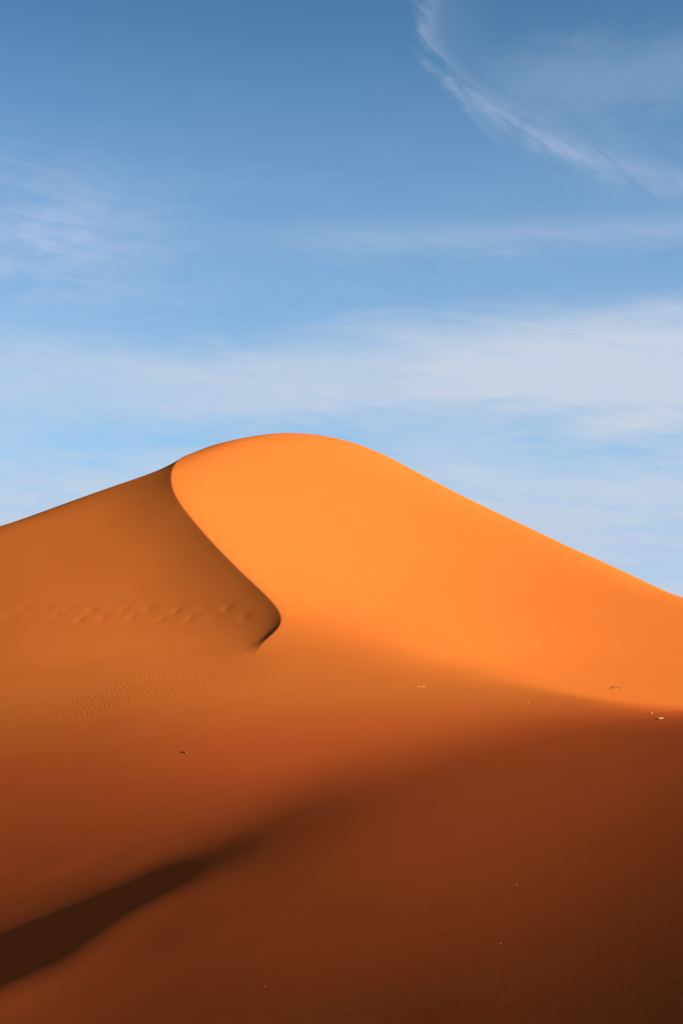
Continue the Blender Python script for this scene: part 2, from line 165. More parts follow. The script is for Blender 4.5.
    '-5136 -4956 -4782 -4612 -4448 -4290 -4136 -3987 -3842 -3701 -3563 -3430 -3301 -3175 -3052 -2931 -2812 -2696 -2583 -2473 -2365 -2258 -2154 -2051 -1949 '
    '-1850 -1752 -1656 -1562 -1470 -1381 -1294 -1208 -1123 -1039 -958 -880 -804 -731 -664 -601 -549 -540 -573 -628 -685 -745 -804 -863 -922 -978 -1033 -108'
    '6 -1137 -1187 -1236 -1283 -1330 -1376 -1420 -1464 -1507 -1549 -1591 -1631 -1671 -1710 -1748 -1786 -1823 -1860 -1896 -1932 -1968 -2005 -2041 0 0 0;-138'
    '22 -13598 -13374 -13151 -12927 -12703 -12480 -12256 -12032 -11808 -11584 -11360 -11136 -10912 -10688 -10463 -10238 -10013 -9787 -9561 -9335 -9107 -888'
    '0 -8651 -8422 -8193 -7963 -7735 -7509 -7284 -7062 -6843 -6627 -6414 -6202 -5994 -5788 -5585 -5387 -5194 -5006 -4824 -4645 -4471 -4302 -4136 -3975 -382'
    '2 -3676 -3535 -3399 -3266 -3137 -3012 -2891 -2773 -2658 -2546 -2436 -2329 -2225 -2123 -2023 -1924 -1827 -1731 -1638 -1548 -1459 -1371 -1285 -1199 -111'
    '6 -1037 -959 -884 -810 -737 -669 -603 -541 -485 -434 -425 -450 -501 -561 -625 -688 -751 -811 -871 -929 -985 -1041 -1096 -1149 -1202 -1254 -1305 -1356 '
    '-1405 -1454 -1502 -1549 -1595 -1641 -1686 -1731 -1775 -1818 -1861 -1904 -1946 -1988 -2030 -2071 -2113 0 0 0;-13117 -12899 -12681 -12462 -12244 -12026 '
    '-11807 -11589 -11371 -11152 -10933 -10715 -10496 -10277 -10058 -9838 -9619 -9399 -9178 -8958 -8736 -8515 -8293 -8070 -7846 -7622 -7399 -7177 -6956 -67'
    '38 -6522 -6309 -6097 -5889 -5684 -5482 -5283 -5087 -4896 -4710 -4530 -4354 -4182 -4015 -3852 -3694 -3540 -3394 -3254 -3119 -2990 -2864 -2743 -2626 -25'
    '13 -2403 -2295 -2190 -2086 -1986 -1889 -1794 -1701 -1609 -1520 -1431 -1347 -1265 -1184 -1105 -1026 -948 -873 -801 -732 -664 -599 -535 -474 -418 -364 -'
    '317 -305 -328 -380 -444 -509 -573 -638 -701 -763 -824 -883 -941 -999 -1055 -1111 -1166 -1221 -1275 -1329 -1382 -1435 -1487 -1539 -1590 -1640 -1690 -17'
    '39 -1788 -1837 -1885 -1933 -1980 -2027 -2074 -2121 -2169 0 0 0;-12439 -12226 -12013 -11800 -11587 -11374 -11161 -10947 -10734 -10521 -10307 -10094 -98'
    '80 -9666 -9452 -9238 -9023 -8808 -8593 -8378 -8162 -7945 -7728 -7511 -7293 -7075 -6857 -6641 -6427 -6214 -6004 -5796 -5590 -5387 -5187 -4992 -4800 -46'
    '12 -4429 -4250 -4075 -3905 -3739 -3578 -3423 -3273 -3129 -2991 -2858 -2730 -2606 -2487 -2373 -2264 -2158 -2054 -1953 -1854 -1758 -1664 -1574 -1485 -13'
    '99 -1315 -1232 -1151 -1074 -999 -925 -853 -781 -710 -641 -577 -514 -454 -397 -341 -290 -240 -200 -189 -210 -261 -324 -390 -457 -524 -589 -654 -717 -77'
    '9 -840 -899 -958 -1016 -1073 -1130 -1187 -1244 -1301 -1357 -1413 -1468 -1523 -1578 -1632 -1686 -1740 -1793 -1845 -1898 -1950 -2002 -2053 -2105 -2156 -'
    '2207 0 0 0;-11786 -11578 -11370 -11162 -10954 -10746 -10538 -10330 -10122 -9914 -9705 -9497 -9288 -9079 -8870 -8661 -8451 -8241 -8031 -7821 -7610 -739'
    '9 -7187 -6975 -6762 -6549 -6337 -6126 -5917 -5711 -5507 -5304 -5104 -4906 -4713 -4525 -4341 -4161 -3984 -3813 -3645 -3482 -3323 -3170 -3021 -2878 -274'
    '1 -2610 -2483 -2361 -2243 -2131 -2023 -1920 -1822 -1726 -1632 -1539 -1449 -1362 -1277 -1195 -1116 -1038 -962 -887 -816 -747 -680 -614 -548 -484 -423 -'
    '366 -311 -259 -209 -163 -118 -83 -74 -91 -139 -202 -270 -340 -409 -476 -543 -609 -673 -736 -798 -858 -918 -977 -1036 -1095 -1154 -1212 -1271 -1330 -13'
    '88 -1446 -1504 -1562 -1619 -1676 -1732 -1789 -1845 -1901 -1956 -2012 -2067 -2122 -2177 -2232 0 0 0;-11156 -10954 -10751 -10548 -10345 -10142 -9939 -97'
    '36 -9532 -9329 -9126 -8922 -8719 -8515 -8311 -8107 -7903 -7698 -7493 -7288 -7082 -6876 -6670 -6463 -6256 -6048 -5842 -5637 -5433 -5231 -5031 -4835 -46'
    '42 -4452 -4267 -4086 -3909 -3735 -3566 -3400 -3240 -3083 -2931 -2784 -2642 -2506 -2376 -2251 -2131 -2015 -1903 -1796 -1695 -1598 -1506 -1416 -1328 -12'
    '42 -1158 -1077 -999 -923 -849 -777 -707 -638 -574 -511 -449 -389 -331 -273 -219 -169 -120 -75 -32 8 37 45 30 -13 -77 -147 -218 -289 -360 -429 -497 -56'
    '4 -629 -693 -756 -817 -878 -939 -999 -1059 -1119 -1180 -1240 -1300 -1361 -1421 -1481 -1541 -1600 -1660 -1719 -1778 -1837 -1896 -1954 -2012 -2070 -2128'
    ' -2186 -2244 0 0 0;-10549 -10351 -10153 -9955 -9757 -9559 -9361 -9163 -8965 -8767 -8568 -8370 -8172 -7973 -7774 -7575 -7376 -7177 -6977 -6777 -6577 -6'
    '377 -6176 -5975 -5774 -5572 -5371 -5171 -4973 -4777 -4584 -4395 -4210 -4027 -3849 -3675 -3505 -3337 -3173 -3013 -2858 -2707 -2562 -2421 -2286 -2156 -2'
    '033 -1915 -1801 -1691 -1586 -1485 -1389 -1297 -1210 -1125 -1043 -963 -886 -810 -737 -667 -598 -532 -468 -406 -347 -290 -234 -179 -125 -74 -26 19 61 10'
    '0 133 155 161 148 110 50 -21 -94 -168 -241 -313 -383 -452 -520 -586 -651 -714 -777 -839 -900 -961 -1022 -1083 -1145 -1207 -1268 -1330 -1392 -1454 -151'
    '6 -1577 -1639 -1700 -1761 -1822 -1883 -1944 -2004 -2065 -2125 -2185 -2245 0 0 0;-9963 -9770 -9576 -9383 -9190 -8997 -8804 -8611 -8418 -8224 -8031 -783'
    '8 -7644 -7451 -7257 -7063 -6869 -6675 -6481 -6287 -6092 -5898 -5702 -5507 -5311 -5115 -4920 -4726 -4535 -4346 -4161 -3979 -3800 -3625 -3453 -3285 -312'
    '2 -2961 -2803 -2648 -2498 -2353 -2213 -2079 -1951 -1828 -1710 -1598 -1490 -1386 -1287 -1192 -1101 -1015 -932 -852 -775 -700 -627 -557 -489 -423 -359 -'
    '297 -238 -180 -125 -72 -24 24 71 115 155 191 222 248 266 272 262 230 177 107 32 -44 -119 -193 -265 -337 -406 -474 -541 -606 -670 -733 -796 -858 -919 -'
    '981 -1044 -1106 -1169 -1232 -1295 -1358 -1422 -1485 -1548 -1611 -1674 -1737 -1800 -1862 -1925 -1987 -2049 -2112 -2174 -2236 0 0 0;-9396 -9207 -9019 -8'
    '831 -8642 -8454 -8266 -8077 -7889 -7700 -7512 -7324 -7135 -6947 -6758 -6569 -6381 -6192 -6003 -5814 -5625 -5436 -5246 -5057 -4867 -4677 -4488 -4301 -4'
    '115 -3933 -3755 -3580 -3408 -3239 -3074 -2912 -2754 -2599 -2448 -2299 -2155 -2016 -1882 -1754 -1631 -1515 -1403 -1297 -1194 -1096 -1002 -912 -827 -746'
    ' -667 -591 -518 -447 -379 -313 -248 -186 -125 -66 -11 44 95 145 186 227 266 303 334 361 381 394 398 388 360 312 243 166 89 12 -64 -140 -213 -286 -356 '
    '-425 -492 -558 -622 -686 -749 -811 -874 -936 -999 -1063 -1127 -1190 -1255 -1319 -1383 -1448 -1512 -1576 -1641 -1705 -1769 -1833 -1897 -1961 -2025 -208'
    '9 -2152 -2216 0 0 0;-8845 -8661 -8478 -8294 -8110 -7927 -7743 -7559 -7376 -7192 -7008 -6825 -6641 -6457 -6274 -6090 -5906 -5723 -5539 -5355 -5171 -498'
    '8 -4804 -4620 -4436 -4252 -4069 -3888 -3709 -3533 -3361 -3194 -3029 -2868 -2708 -2552 -2399 -2250 -2104 -1962 -1824 -1690 -1562 -1439 -1323 -1212 -110'
    '7 -1005 -908 -815 -725 -640 -559 -482 -408 -336 -267 -200 -134 -71 -9 51 109 164 217 268 317 363 401 436 468 498 521 537 544 542 529 500 455 389 312 2'
    '33 152 73 -5 -81 -156 -229 -300 -370 -438 -504 -569 -633 -696 -759 -822 -885 -948 -1012 -1076 -1141 -1206 -1271 -1336 -1401 -1466 -1532 -1597 -1662 -1'
    '728 -1793 -1858 -1923 -1988 -2053 -2119 -2184 0 0 0;-8309 -8130 -7950 -7771 -7592 -7413 -7234 -7055 -6876 -6697 -6518 -6339 -6160 -5981 -5802 -5623 -5'
    '444 -5265 -5087 -4908 -4729 -4551 -4372 -4194 -4016 -3838 -3660 -3485 -3313 -3143 -2978 -2817 -2660 -2505 -2352 -2201 -2054 -1910 -1768 -1631 -1498 -1'
    '369 -1247 -1130 -1020 -915 -815 -719 -626 -537 -450 -368 -290 -217 -147 -80 -15 49 112 174 234 293 349 402 453 502 550 592 626 654 678 697 710 712 703'
    ' 682 651 605 541 464 384 301 219 138 59 -19 -95 -169 -241 -311 -379 -445 -510 -573 -636 -699 -762 -824 -888 -952 -1016 -1081 -1146 -1212 -1278 -1344 -'
    '1410 -1476 -1542 -1609 -1675 -1741 -1807 -1873 -1939 -2005 -2071 -2137 0 0 0;-7784 -7610 -7435 -7260 -7085 -6910 -6736 -6561 -6386 -6212 -6037 -5863 -'
    '5688 -5514 -5339 -5165 -4991 -4817 -4643 -4469 -4296 -4122 -3949 -3776 -3603 -3431 -3260 -3090 -2924 -2760 -2601 -2446 -2295 -2146 -1999 -1854 -1712 -'
    '1573 -1436 -1303 -1175 -1052 -934 -824 -720 -620 -524 -430 -340 -253 -170 -90 -16 54 122 187 250 312 374 434 493 550 602 652 699 744 787 823 850 869 8'
    '82 891 891 878 852 815 766 701 624 542 459 374 290 208 128 50 -26 -101 -172 -242 -310 -376 -439 -502 -565 -627 -689 -752 -815 -879 -944 -1009 -1075 -1'
    '142 -1208 -1275 -1342 -1409 -1476 -1543 -1610 -1677 -1744 -1810 -1877 -1944 -2010 -2077 0 0 0;-7267 -7097 -6926 -6755 -6585 -6414 -6244 -6073 -5903 -5'
    '733 -5562 -5392 -5222 -5052 -4882 -4713 -4543 -4374 -4205 -4036 -3867 -3699 -3531 -3363 -3196 -3029 -2863 -2699 -2538 -2379 -2225 -2074 -1927 -1783 -1'
    '642 -1503 -1367 -1234 -1103 -976 -853 -736 -624 -519 -419 -322 -227 -135 -47 37 118 197 274 347 415 479 541 601 660 718 774 827 876 921 961 1000 1035 '
    '1060 1077 1086 1088 1084 1070 1041 999 944 876 797 715 631 546 460 375 292 212 134 57 -18 -89 -159 -226 -291 -354 -416 -478 -540 -602 -665 -729 -794 -'
    '859 -926 -993 -1060 -1127 -1194 -1262 -1330 -1397 -1464 -1532 -1599 -1666 -1732 -1799 -1865 -1932 -1998 0 0 0;-6756 -6590 -6423 -6256 -6089 -5923 -575'
    '6 -5590 -5423 -5257 -5091 -4925 -4760 -4594 -4429 -4264 -4099 -3934 -3769 -3605 -3441 -3277 -3114 -2951 -2789 -2628 -2467 -2309 -2153 -1999 -1848 -170'
    '1 -1558 -1419 -1283 -1150 -1019 -891 -767 -646 -530 -418 -312 -210 -113 -19 74 163 251 336 421 506 584 657 725 787 846 903 959 1014 1067 1116 1160 119'
    '9 1234 1265 1292 1307 1313 1307 1295 1278 1249 1204 1145 1074 993 908 822 734 647 559 472 388 307 228 151 75 3 -66 -134 -199 -261 -321 -383 -445 -507 '
    '-571 -635 -701 -768 -835 -902 -970 -1037 -1105 -1172 -1240 -1307 -1374 -1441 -1507 -1573 -1639 -1705 -1771 -1836 -1902 0 0 0;-6245 -6081 -5918 -5755 -'
    '5591 -5428 -5265 -5103 -4940 -4778 -4616 -4454 -4292 -4131 -3970 -3810 -3649 -3489 -3330 -3170 -3011 -2852 -2693 -2535 -2377 -2221 -2065 -1911 -1759 -'
    '1610 -1464 -1321 -1182 -1047 -916 -788 -661 -537 -416 -300 -189 -82 21 119 214 308 399 489 577 664 751 835 918 992 1059 1118 1173 1226 1278 1328 1376 '
    '1419 1458 1491 1518 1541 1557 1558 1549 1527 1496 1459 1411 1350 1278 1197 1109 1017 924 832 741 650 562 477 394 314 237 162 90 21 -46 -110 -170 -230 '
    '-290 -352 -414 -477 -541 -606 -672 -738 -804 -871 -937 -1004 -1070 -1136 -1201 -1267 -1331 -1396 -1460 -1524 -1588 -1651 -1715 -1778 0 0 0;-5732 -5571'
    ' -5410 -5249 -5089 -4928 -4768 -4608 -4449 -4290 -4131 -3973 -3816 -3658 -3502 -3346 -3190 -3035 -2881 -2726 -2572 -2419 -2266 -2113 -1960 -1807 -1656'
    ' -1506 -1360 -1215 -1073 -935 -801 -671 -544 -418 -294 -171 -52 60 168 272 371 467 561 653 743 832 920 1009 1101 1195 1275 1346 1408 1463 1515 1564 16'
    '11 1657 1699 1737 1768 1793 1809 1823 1820 1807 1779 1738 1685 1626 1557 1481 1397 1305 1208 1110 1013 918 824 732 643 557 474 395 317 243 172 104 39 '
    '-24 -83 -141 -200 -260 -320 -382 -444 -506 -570 -633 -697 -761 -824 -888 -951 -1014 -1076 -1138 -1200 -1261 -1322 -1382 -1443 -1503 -1563 -1622 0 0 0;'
    '-5214 -5055 -4895 -4736 -4576 -4417 -4259 -4101 -3943 -3786 -3630 -3475 -3320 -3166 -3013 -2861 -2710 -2559 -2409 -2260 -2112 -1964 -1817 -1669 -1522 '
    '-1376 -1230 -1086 -943 -803 -667 -535 -407 -283 -159 -36 86 206 321 431 536 637 734 827 918 1009 1099 1188 1279 1374 1469 1552 1639 1714 1778 1831 188'
    '0 1926 1968 2008 2042 2070 2090 2102 2106 2103 2085 2050 2001 1937 1860 1778 1692 1601 1506 1407 1304 1202 1101 1002 906 813 722 636 553 474 397 324 2'
    '55 188 125 65 8 -48 -104 -161 -218 -276 -334 -393 -452 -511 -570 -629 -689 -747 -806 -864 -922 -979 -1036 -1092 -1148 -1203 -1259 -1314 -1369 -1424 0 '
    '0 0;-4689 -4529 -4369 -4210 -4050 -3891 -3733 -3575 -3417 -3261 -3105 -2950 -2796 -2644 -2493 -2343 -2194 -2046 -1900 -1755 -1611 -1467 -1323 -1180 -1'
    '036 -893 -751 -612 -476 -342 -212 -86 37 158 278 396 514 627 736 840 940 1036 1128 1217 1304 1391 1481 1572 1666 1760 1863 1973 2050 2117 2171 2218 22'
    '60 2298 2334 2366 2393 2413 2425 2425 2412 2393 2350 2293 2217 2126 2025 1918 1813 1707 1599 1489 1378 1270 1165 1063 966 872 782 697 616 539 466 397 '
    '333 272 214 160 110 61 12 -37 -86 -136 -188 -240 -294 -348 -402 -456 -510 -563 -615 -667 -719 -769 -820 -869 -919 -968 -1016 -1065 -1113 -1162 0 0 0;-'
    '4148 -3986 -3825 -3663 -3502 -3341 -3181 -3021 -2861 -2702 -2543 -2386 -2229 -2073 -1918 -1765 -1614 -1464 -1317 -1172 -1029 -889 -749 -608 -468 -330 '
    '-192 -52 85 218 346 471 593 713 831 946 1059 1169 1275 1378 1478 1577 1674 1767 1861 1957 2053 2149 2249 2354 2437 2467 2538 2600 2663 2721 2772 2817 '
    '2854 2880 2896 2900 2889 2862 2830 2766 2687 2586 2469 2332 2184 2046 1914 1788 1665 1545 1428 1317 1211 1110 1015 925 842 764 691 623 561 505 451 400'
    ' 354 314 274 233 192 150 105 57 7 -43 -93 -142 -191 -238 -285 -331 -375 -420 -463 -506 -548 -589 -630 -671 -712 -753 -794 -835 -15419 -17189 -25003;-3'
    '570 -3405 -3240 -3075 -2910 -2745 -2580 -2415 -2250 -2084 -1919 -1754 -1589 -1423 -1258 -1093 -929 -765 -602 -441 -282 -125 28 177 324 470 612 752 890'
    ' 1025 1157 1288 1419 1549 1676 1802 1927 2050 2170 2288 2404 2515 2621 2726 2827 2922 3014 3100 3174 3219 3249 3374 3430 3481 3522 3550 3565 3566 3554'
    ' 3531 3492 3435 3357 3266 3149 3018 2877 2728 2571 2407 2251 2102 1966 1836 1711 1592 1480 1378 1284 1196 1115 1040 971 909 852 801 755 711 669 632 59'
    '8 562 524 486 447 408 368 327 287 248 209 170 132 94 57 20 -17 -53 -88 -124 -159 -193 -227 -261 -295 -328 -360 -393 -108456 -126349 -121740;-2995 -282'
    '7 -2658 -2490 -2321 -2153 -1984 -1815 -1646 -1477 -1308 -1138 -968 -798 -626 -455 -283 -110 64 237 409 578 743 906 1068 1223 1374 1524 1672 1816 1960 '
    '2103 2241 2377 2510 2640 2766 2891 3015 3139 3257 3377 3499 3618 3735 3851 3965 4074 4177 4286 4383 4448 4456 4448 4418 4373 4316 4248 4172 4080 3972 '
    '3851 3717 3571 3419 3260 3090 2914 2738 2575 2418 2265 2118 1981 1857 1744 1641 1547 1459 1379 1306 1241 1183 1132 1086 1043 1002 965 929 895 861 828 '
    '797 766 737 707 678 650 621 592 563 533 504 475 445 416 386 357 327 297 268 238 208 178 148 118 88 57 -60590 -151290 -207473;-2422 -2250 -2079 -1907 -'
    '1736 -1564 -1393 -1222 -1051 -880 -710 -539 -370 -200 -31 138 306 473 639 805 970 1135 1301 1466 1630 1796 1966 2132 2297 2459 2615 2768 2918 3065 321'
    '0 3356 3504 3649 3794 3942 4099 4256 4415 4577 4737 4896 5052 5200 5345 5463 5527 5539 5446 5324 5207 5091 4975 4856 4735 4613 4485 4349 4203 4052 389'
    '4 3731 3563 3386 3203 3019 2848 2687 2534 2385 2243 2111 1993 1888 1795 1714 1641 1575 1517 1465 1419 1377 1337 1299 1263 1230 1199 1168 1139 1110 108'
    '3 1057 1032 1008 985 961 938 915 892 868 845 821 797 772 747 722 696 670 643 617 590 563 535 508 -44711 -158033 -278329;-1865 -1690 -1515 -1340 -1166 '
    '-991 -818 -644 -472 -300 -130 40 208 376 541 706 870 1032 1193 1353 1514 1674 1837 2004 2175 2346 2522 2702 2881 3059 3238 3414 3590 3769 3947 4119 42'
    '91 4467 4646 4825 4996 5178 5363 5547 5733 5908 6079 6238 6372 6469 6526 6522 6421 6269 6105 5939 5776 5615 5453 5291 5132 4976 4820 4659 4497 4332 41'
    '66 4000 3831 3655 3477 3305 3145 2993 2847 2708 2576 2451 2335 2230 2136 2053 1980 1917 1861 1815 1774 1736 1699 1664 1632 1601 1570 1541 1512 1484 14'
    '58 1434 1411 1389 1368 1347 1327 1306 1285 1264 1242 1220 1198 1174 1151 1126 1101 1076 1050 1024 998 972 -51820 -160585 -294277;-1310 -1129 -948 -768'
    ' -588 -408 -229 -51 126 302 477 651 823 995 1165 1334 1503 1671 1839 2006 2175 2345 2518 2693 2874 3061 3252 3446 3647 3849 4050 4252 4450 4646 4842 5'
    '043 5236 5424 5605 5788 5975 6146 6327 6508 6690 6868 7036 7189 7324 7430 7480 7463 7332 7162 6988 6811 6634 6457 6280 6101 5917 5732 5547 5364 5182 5'
    '004 4827 4650 4478 4309 4139 3967 3798 3639 3487 3342 3204 3073 2951 2837 2732 2635 2546 2467 2393 2326 2267 2217 2172 2132 2096 2064 2036 2009 1982 1'
    '956 1931 1907 1885 1864 1843 1823 1803 1783 1763 1742 1721 1699 1676 1652 1628 1604 1578 1552 1526 1499 1472 1444 -54158 -171919 -301354;-752 -563 -37'
    '3 -184 5 194 382 569 756 942 1127 1311 1494 1677 1859 2041 2223 2405 2588 2771 2956 3143 3332 3525 3721 3921 4126 4336 4546 4760 4972 5178 5382 5581 5'
    '779 5971 6168 6364 6556 6740 6927 7114 7287 7460 7633 7806 7972 8123 8251 8346 8392 8369 8233 8042 7841 7636 7431 7229 7029 6831 6635 6440 6246 6052 5'
    '860 5668 5484 5305 5125 4947 4773 4602 4430 4262 4104 3955 3815 3680 3551 3431 3321 3220 3128 3043 2968 2899 2833 2772 2718 2670 2627 2589 2555 2526 2'
    '501 2478 2455 2432 2410 2388 2366 2345 2324 2302 2280 2257 2234 2209 2184 2158 2131 2103 2074 2045 2015 1984 1953 1922 -57140 -180597 -304631;-204 -3 '
    '198 399 599 800 1000 1199 1398 1597 1795 1993 2191 2388 2585 2782 2979 3177 3375 3573 3773 3974 4176 4379 4584 4791 4998 5206 5417 5627 5839 6048 6254'
    ' 6456 6653 6851 7046 7242 7438 7633 7822 8010 8199 8376 8544 8707 8863 9005 9123 9213 9254 9224 9077 8880 8670 8451 8228 8002 7779 7561 7348 7138 6930'
    ' 6727 6525 6325 6124 5930 5743 5561 5380 5203 5031 4861 4696 4539 4392 4256 4129 4010 3896 3790 3692 3602 3519 3444 3376 3314 3256 3204 3160 3122 3088'
    ' 3058 3031 3011 2992 2972 2951 2929 2908 2885 2861 2837 2812 2787 2761 2733 2704 2674 2642 2608 2573 2536 2498 2459 2420 2381 -61411 -184423 -303780;3'
    '27 541 756 970 1184 1398 1612 1826 2040 2254 2467 2680 2893 3106 3318 3530 3742 3954 4165 4377 4588 4800 5011 5222 5432 5643 5853 6063 6270 6477 6683 '
    '6888 7093 7297 7499 7699 7896 8093 8288 8480 8669 8854 9034 9213 9382 9541 9691 9826 9941 10026 10064 10036 9888 9682 9467 9245 9019 8789 8554 8315 80'
    '79 7849 7625 7408 7196 6988 6785 6584 6383 6186 5997 5813 5633 5461 5296 5138 4986 4843 4709 4587 4475 4368 4268 4176 4092 4016 3947 3883 3824 3769 37'
    '18 3673 3635 3601 3570 3542 3519 3498 3478 3458 3437 3417 3396 3375 3351 3325 3297 3266 3231 3193 3151 3107 3059 3009 2956 2902 2847 2791 -66481 -1893'
    '60 -304766;820 1048 1276 1504 1732 1960 2189 2417 2645 2873 3101 3329 3556 3783 4010 4236 4461 4686 4909 5132 5353 5573 5791 6007 6221 6434 6644 6851 '
    '7057 7260 7463 7666 7869 8073 8275 8476 8675 8869 9063 9257 9446 9631 9810 9981 10147 10302 10447 10580 10695 10782 10823 10796 10649 10441 10219 9992'
    ' 9763 9532 9300 9068 8832 8594 8357 8124 7896 7675 7456 7246 7042 6840 6642 6451 6267 6090 5920 5759 5605 5460 5321 5192 5073 4963 4861 4768 4683 4606'
    ' 4537 4474 4416 4364 4313 4265 4221 4182 4147 4117 4089 4062 4036 4014 3994 3974 3953 3931 3906 3877 3841 3800 3751 3696 3635 3568 3495 3419 3339 3257'
    ' 3174 3090 -61072 -184336 -301566;1269 1510 1751 1992 2233 2474 2715 2956 3197 3438 3679 3920 4161 4401 4641 4880 5119 5357 5593 5828 6061 6291 6520 6'
    '745 6967 7186 7401 7612 7820 8024 8224 8423 8621 8818 9015 9211 9408 9602 9791 9978 10163 10344 10518 10686 10849 11006 11152 11285 11404 11491 11526 '
    '11492 11350 11146 10925 10695 10464 10230 9994 9758 9524 9291 9061 8832 8605 8381 8159 7939 7724 7518 7317 7120 6932 6751 6578 6414 6258 6110 5970 583'
    '8 5713 5596 5489 5391 5302 5222 5151 5088 5029 4976 4929 4884 4842 4803 4765 4731 4702 4676 4654 4633 4612 4593 4570 4542 4504 4455 4394 4322 4239 414'
    '6 4045 3937 3822 3702 3579 3453 3325 3197 -46110 -177488 -313895;1679 1928 2176 2425 2674 2922 3172 3421 3670 3920 4170 4421 4671 4922 5173 5424 5674 '
    '5924 6173 6421 6667 6912 7155 7395 7631 7865 8094 8318 8537 8750 8957 9159 9358 9554 9748 9941 10131 10320 10506 10689 10870 11049 11221 11386 11542 1'
    '1691 11830 11952 12057 12133 12157 12115 11982 11791 11579 11354 11125 10894 10662 10428 10194 9960 9728 9502 9280 9062 8846 8632 8419 8210 8008 7812 '
    '7623 7441 7266 7100 6942 6791 6648 6512 6384 6264 6153 6052 5961 5878 5804 5738 5681 5629 5580 5535 5491 5449 5410 5376 5347 5320 5295 5274 5255 5226 '
    '5184 5123 5042 4940 4823 4694 4555 4407 4252 4092 3926 3757 3586 3412 3238 3063 -30990 -178883 -342057;2051 2302 2554 2805 3057 3309 3562 3815 4068 43'
    '23 4577 4833 5089 5345 5603 5860 6118 6376 6635 6893 7150 7407 7663 7918 8170 8420 8667 8909 9147 9378 9602 9817 10024 10224 10420 10610 10797 10980 1'
    '1161 11337 11511 11683 11851 12012 12165 12310 12443 12558 12654 12721 12740 12695 12570 12389 12187 11974 11754 11533 11311 11087 10862 10636 10410 1'
    '0187 9967 9751 9537 9324 9112 8903 8699 8502 8313 8133 7958 7792 7635 7485 7342 7207 7079 6958 6845 6740 6645 6559 6482 6413 6352 6297 6246 6199 6155 '
    '6113 6073 6036 6003 5976 5951 5919 5858 5761 5639 5504 5354 5190 5014 4828 4635 4435 4231 4023 3812 3598 3383 3167 2951 2734 -19074 -185140 -365146;23'
    '80 2630 2881 3131 3382 3633 3885 4137 4390 4644 4898 5154 5410 5667 5925 6184 6444 6705 6966 7228 7491 7754 8017 8281 8543 8805 9065 9323 9578 9829 10'
    '076 10316 10547 10769 10982 11185 11376 11560 11741 11917 12089 12258 12422 12580 12731 12873 13004 13118 13211 13275 13294 13256 13146 12980 12789 12'
    '585 12376 12166 11955 11742 11530 11318 11107 10896 10686 10475 10265 10056 9845 9636 9432 9234 9043 8863 8693 8532 8378 8231 8090 7955 7828 7708 7596'
    ' 7491 7393 7304 7223 7150 7085 7027 6974 6925 6878 6833 6787 6739 6680 6598 6478 6314 6128 5945 5762 5559 5346 5124 4896 4663 4426 4186 3942 3696 3448'
    ' 3199 2948 2697 2446 2195 -16776 -204708 -381788;2674 2921 3167 3414 3661 3908 4156 4404 4653 4903 5154 5405 5657 5911 6165 6420 6677 6934 7193 7452 7'
    '713 7974 8237 8500 8764 9028 9293 9556 9819 10080 10338 10592 10842 11086 11327 11564 11791 12005 12207 12400 12584 12762 12934 13101 13260 13410 1355'
    '0 13672 13775 13851 13885 13866 13778 13631 13456 13264 13063 12857 12650 12443 12235 12029 11824 11620 11418 11216 11015 10815 10615 10416 10221 1003'
    '2 9849 9672 9502 9342 9192 9051 8915 8787 8664 8549 8440 8339 8246 8160 8080 8007 7940 7879 7821 7763 7702 7628 7531 7394 7208 6975 6708 6426 6145 587'
    '0 5603 5342 5082 4818 4551 4281 4008 3732 3456 3177 2898 2618 2338 2058 1777 1496 -7109 -223910 -395792;2930 3170 3410 3651 3891 4132 4373 4614 4856 5'
    '098 5341 5584 5828 6073 6318 6564 6811 7058 7307 7556 7806 8057 8309 8561 8815 9069 9324 9580 9836 10093 10350 10607 10861 11113 11353 11594 11848 121'
    '10 12370 12622 12859 13078 13281 13466 13637 13800 13958 14108 14243 14351 14414 14424 14370 14261 14118 13952 13773 13586 13393 13196 12998 12801 126'
    '04 12409 12216 12024 11834 11644 11455 11268 11086 10908 10735 10567 10406 10252 10106 9967 9838 9716 9602 9494 9392 9297 9207 9122 9041 8963 8884 880'
    '0 8704 8587 8436 8239 8001 7722 7415 7091 6757 6416 6071 5728 5388 5051 4718 4391 4068 3750 3435 3122 2812 2504 2198 1892 1588 1284 981 678 -2917 -179'
    '854 -370774;3152 3385 3617 3849 4081 4312 4544 4776 5007 5239 5471 5702 5934 6166 6398 6630 6862 7095 7327 7560 7793 8026 8260 8494 8728 8962 9197 943'
    '3 9669 9905 10143 10383 10625 10872 11130 11398 11674 11956 12241 12527 12810 13088 13356 13611 13851 14072 14268 14437 14580 14697 14786 14845 14865 '
    '14825 14744 14630 14492 14337 14172 13999 13822 13641 13459 13275 13092 12911 12731 12551 12372 12193 12018 11848 11682 11522 11367 11220 11080 10948 '
    '10823 10703 10589 10478 10371 10266 10161 10053 9936 9805 9653 9470 9245 8976 8666 8325 7965 7588 7200 6803 6402 6001 5605 5215 4832 4458 4089 3728 33'
    '73 3024 2681 2343 2009 1679 1353 1030 708 388 69 -250 -56228 -104457 -286038;3404 3630 3855 4081 4306 4531 4757 4982 5207 5432 5657 5883 6108 6333 655'
    '8 6784 7009 7235 7461 7687 7913 8140 8367 8595 8823 9052 9283 9515 9750 9987 10228 10473 10723 10979 11243 11512 11789 12071 12355 12638 12919 13195 1'
    '3464 13722 13969 14204 14425 14633 14828 15008 15173 15320 15443 15502 15483 15412 15307 15181 15041 14888 14727 14562 14392 14219 14044 13867 13688 1'
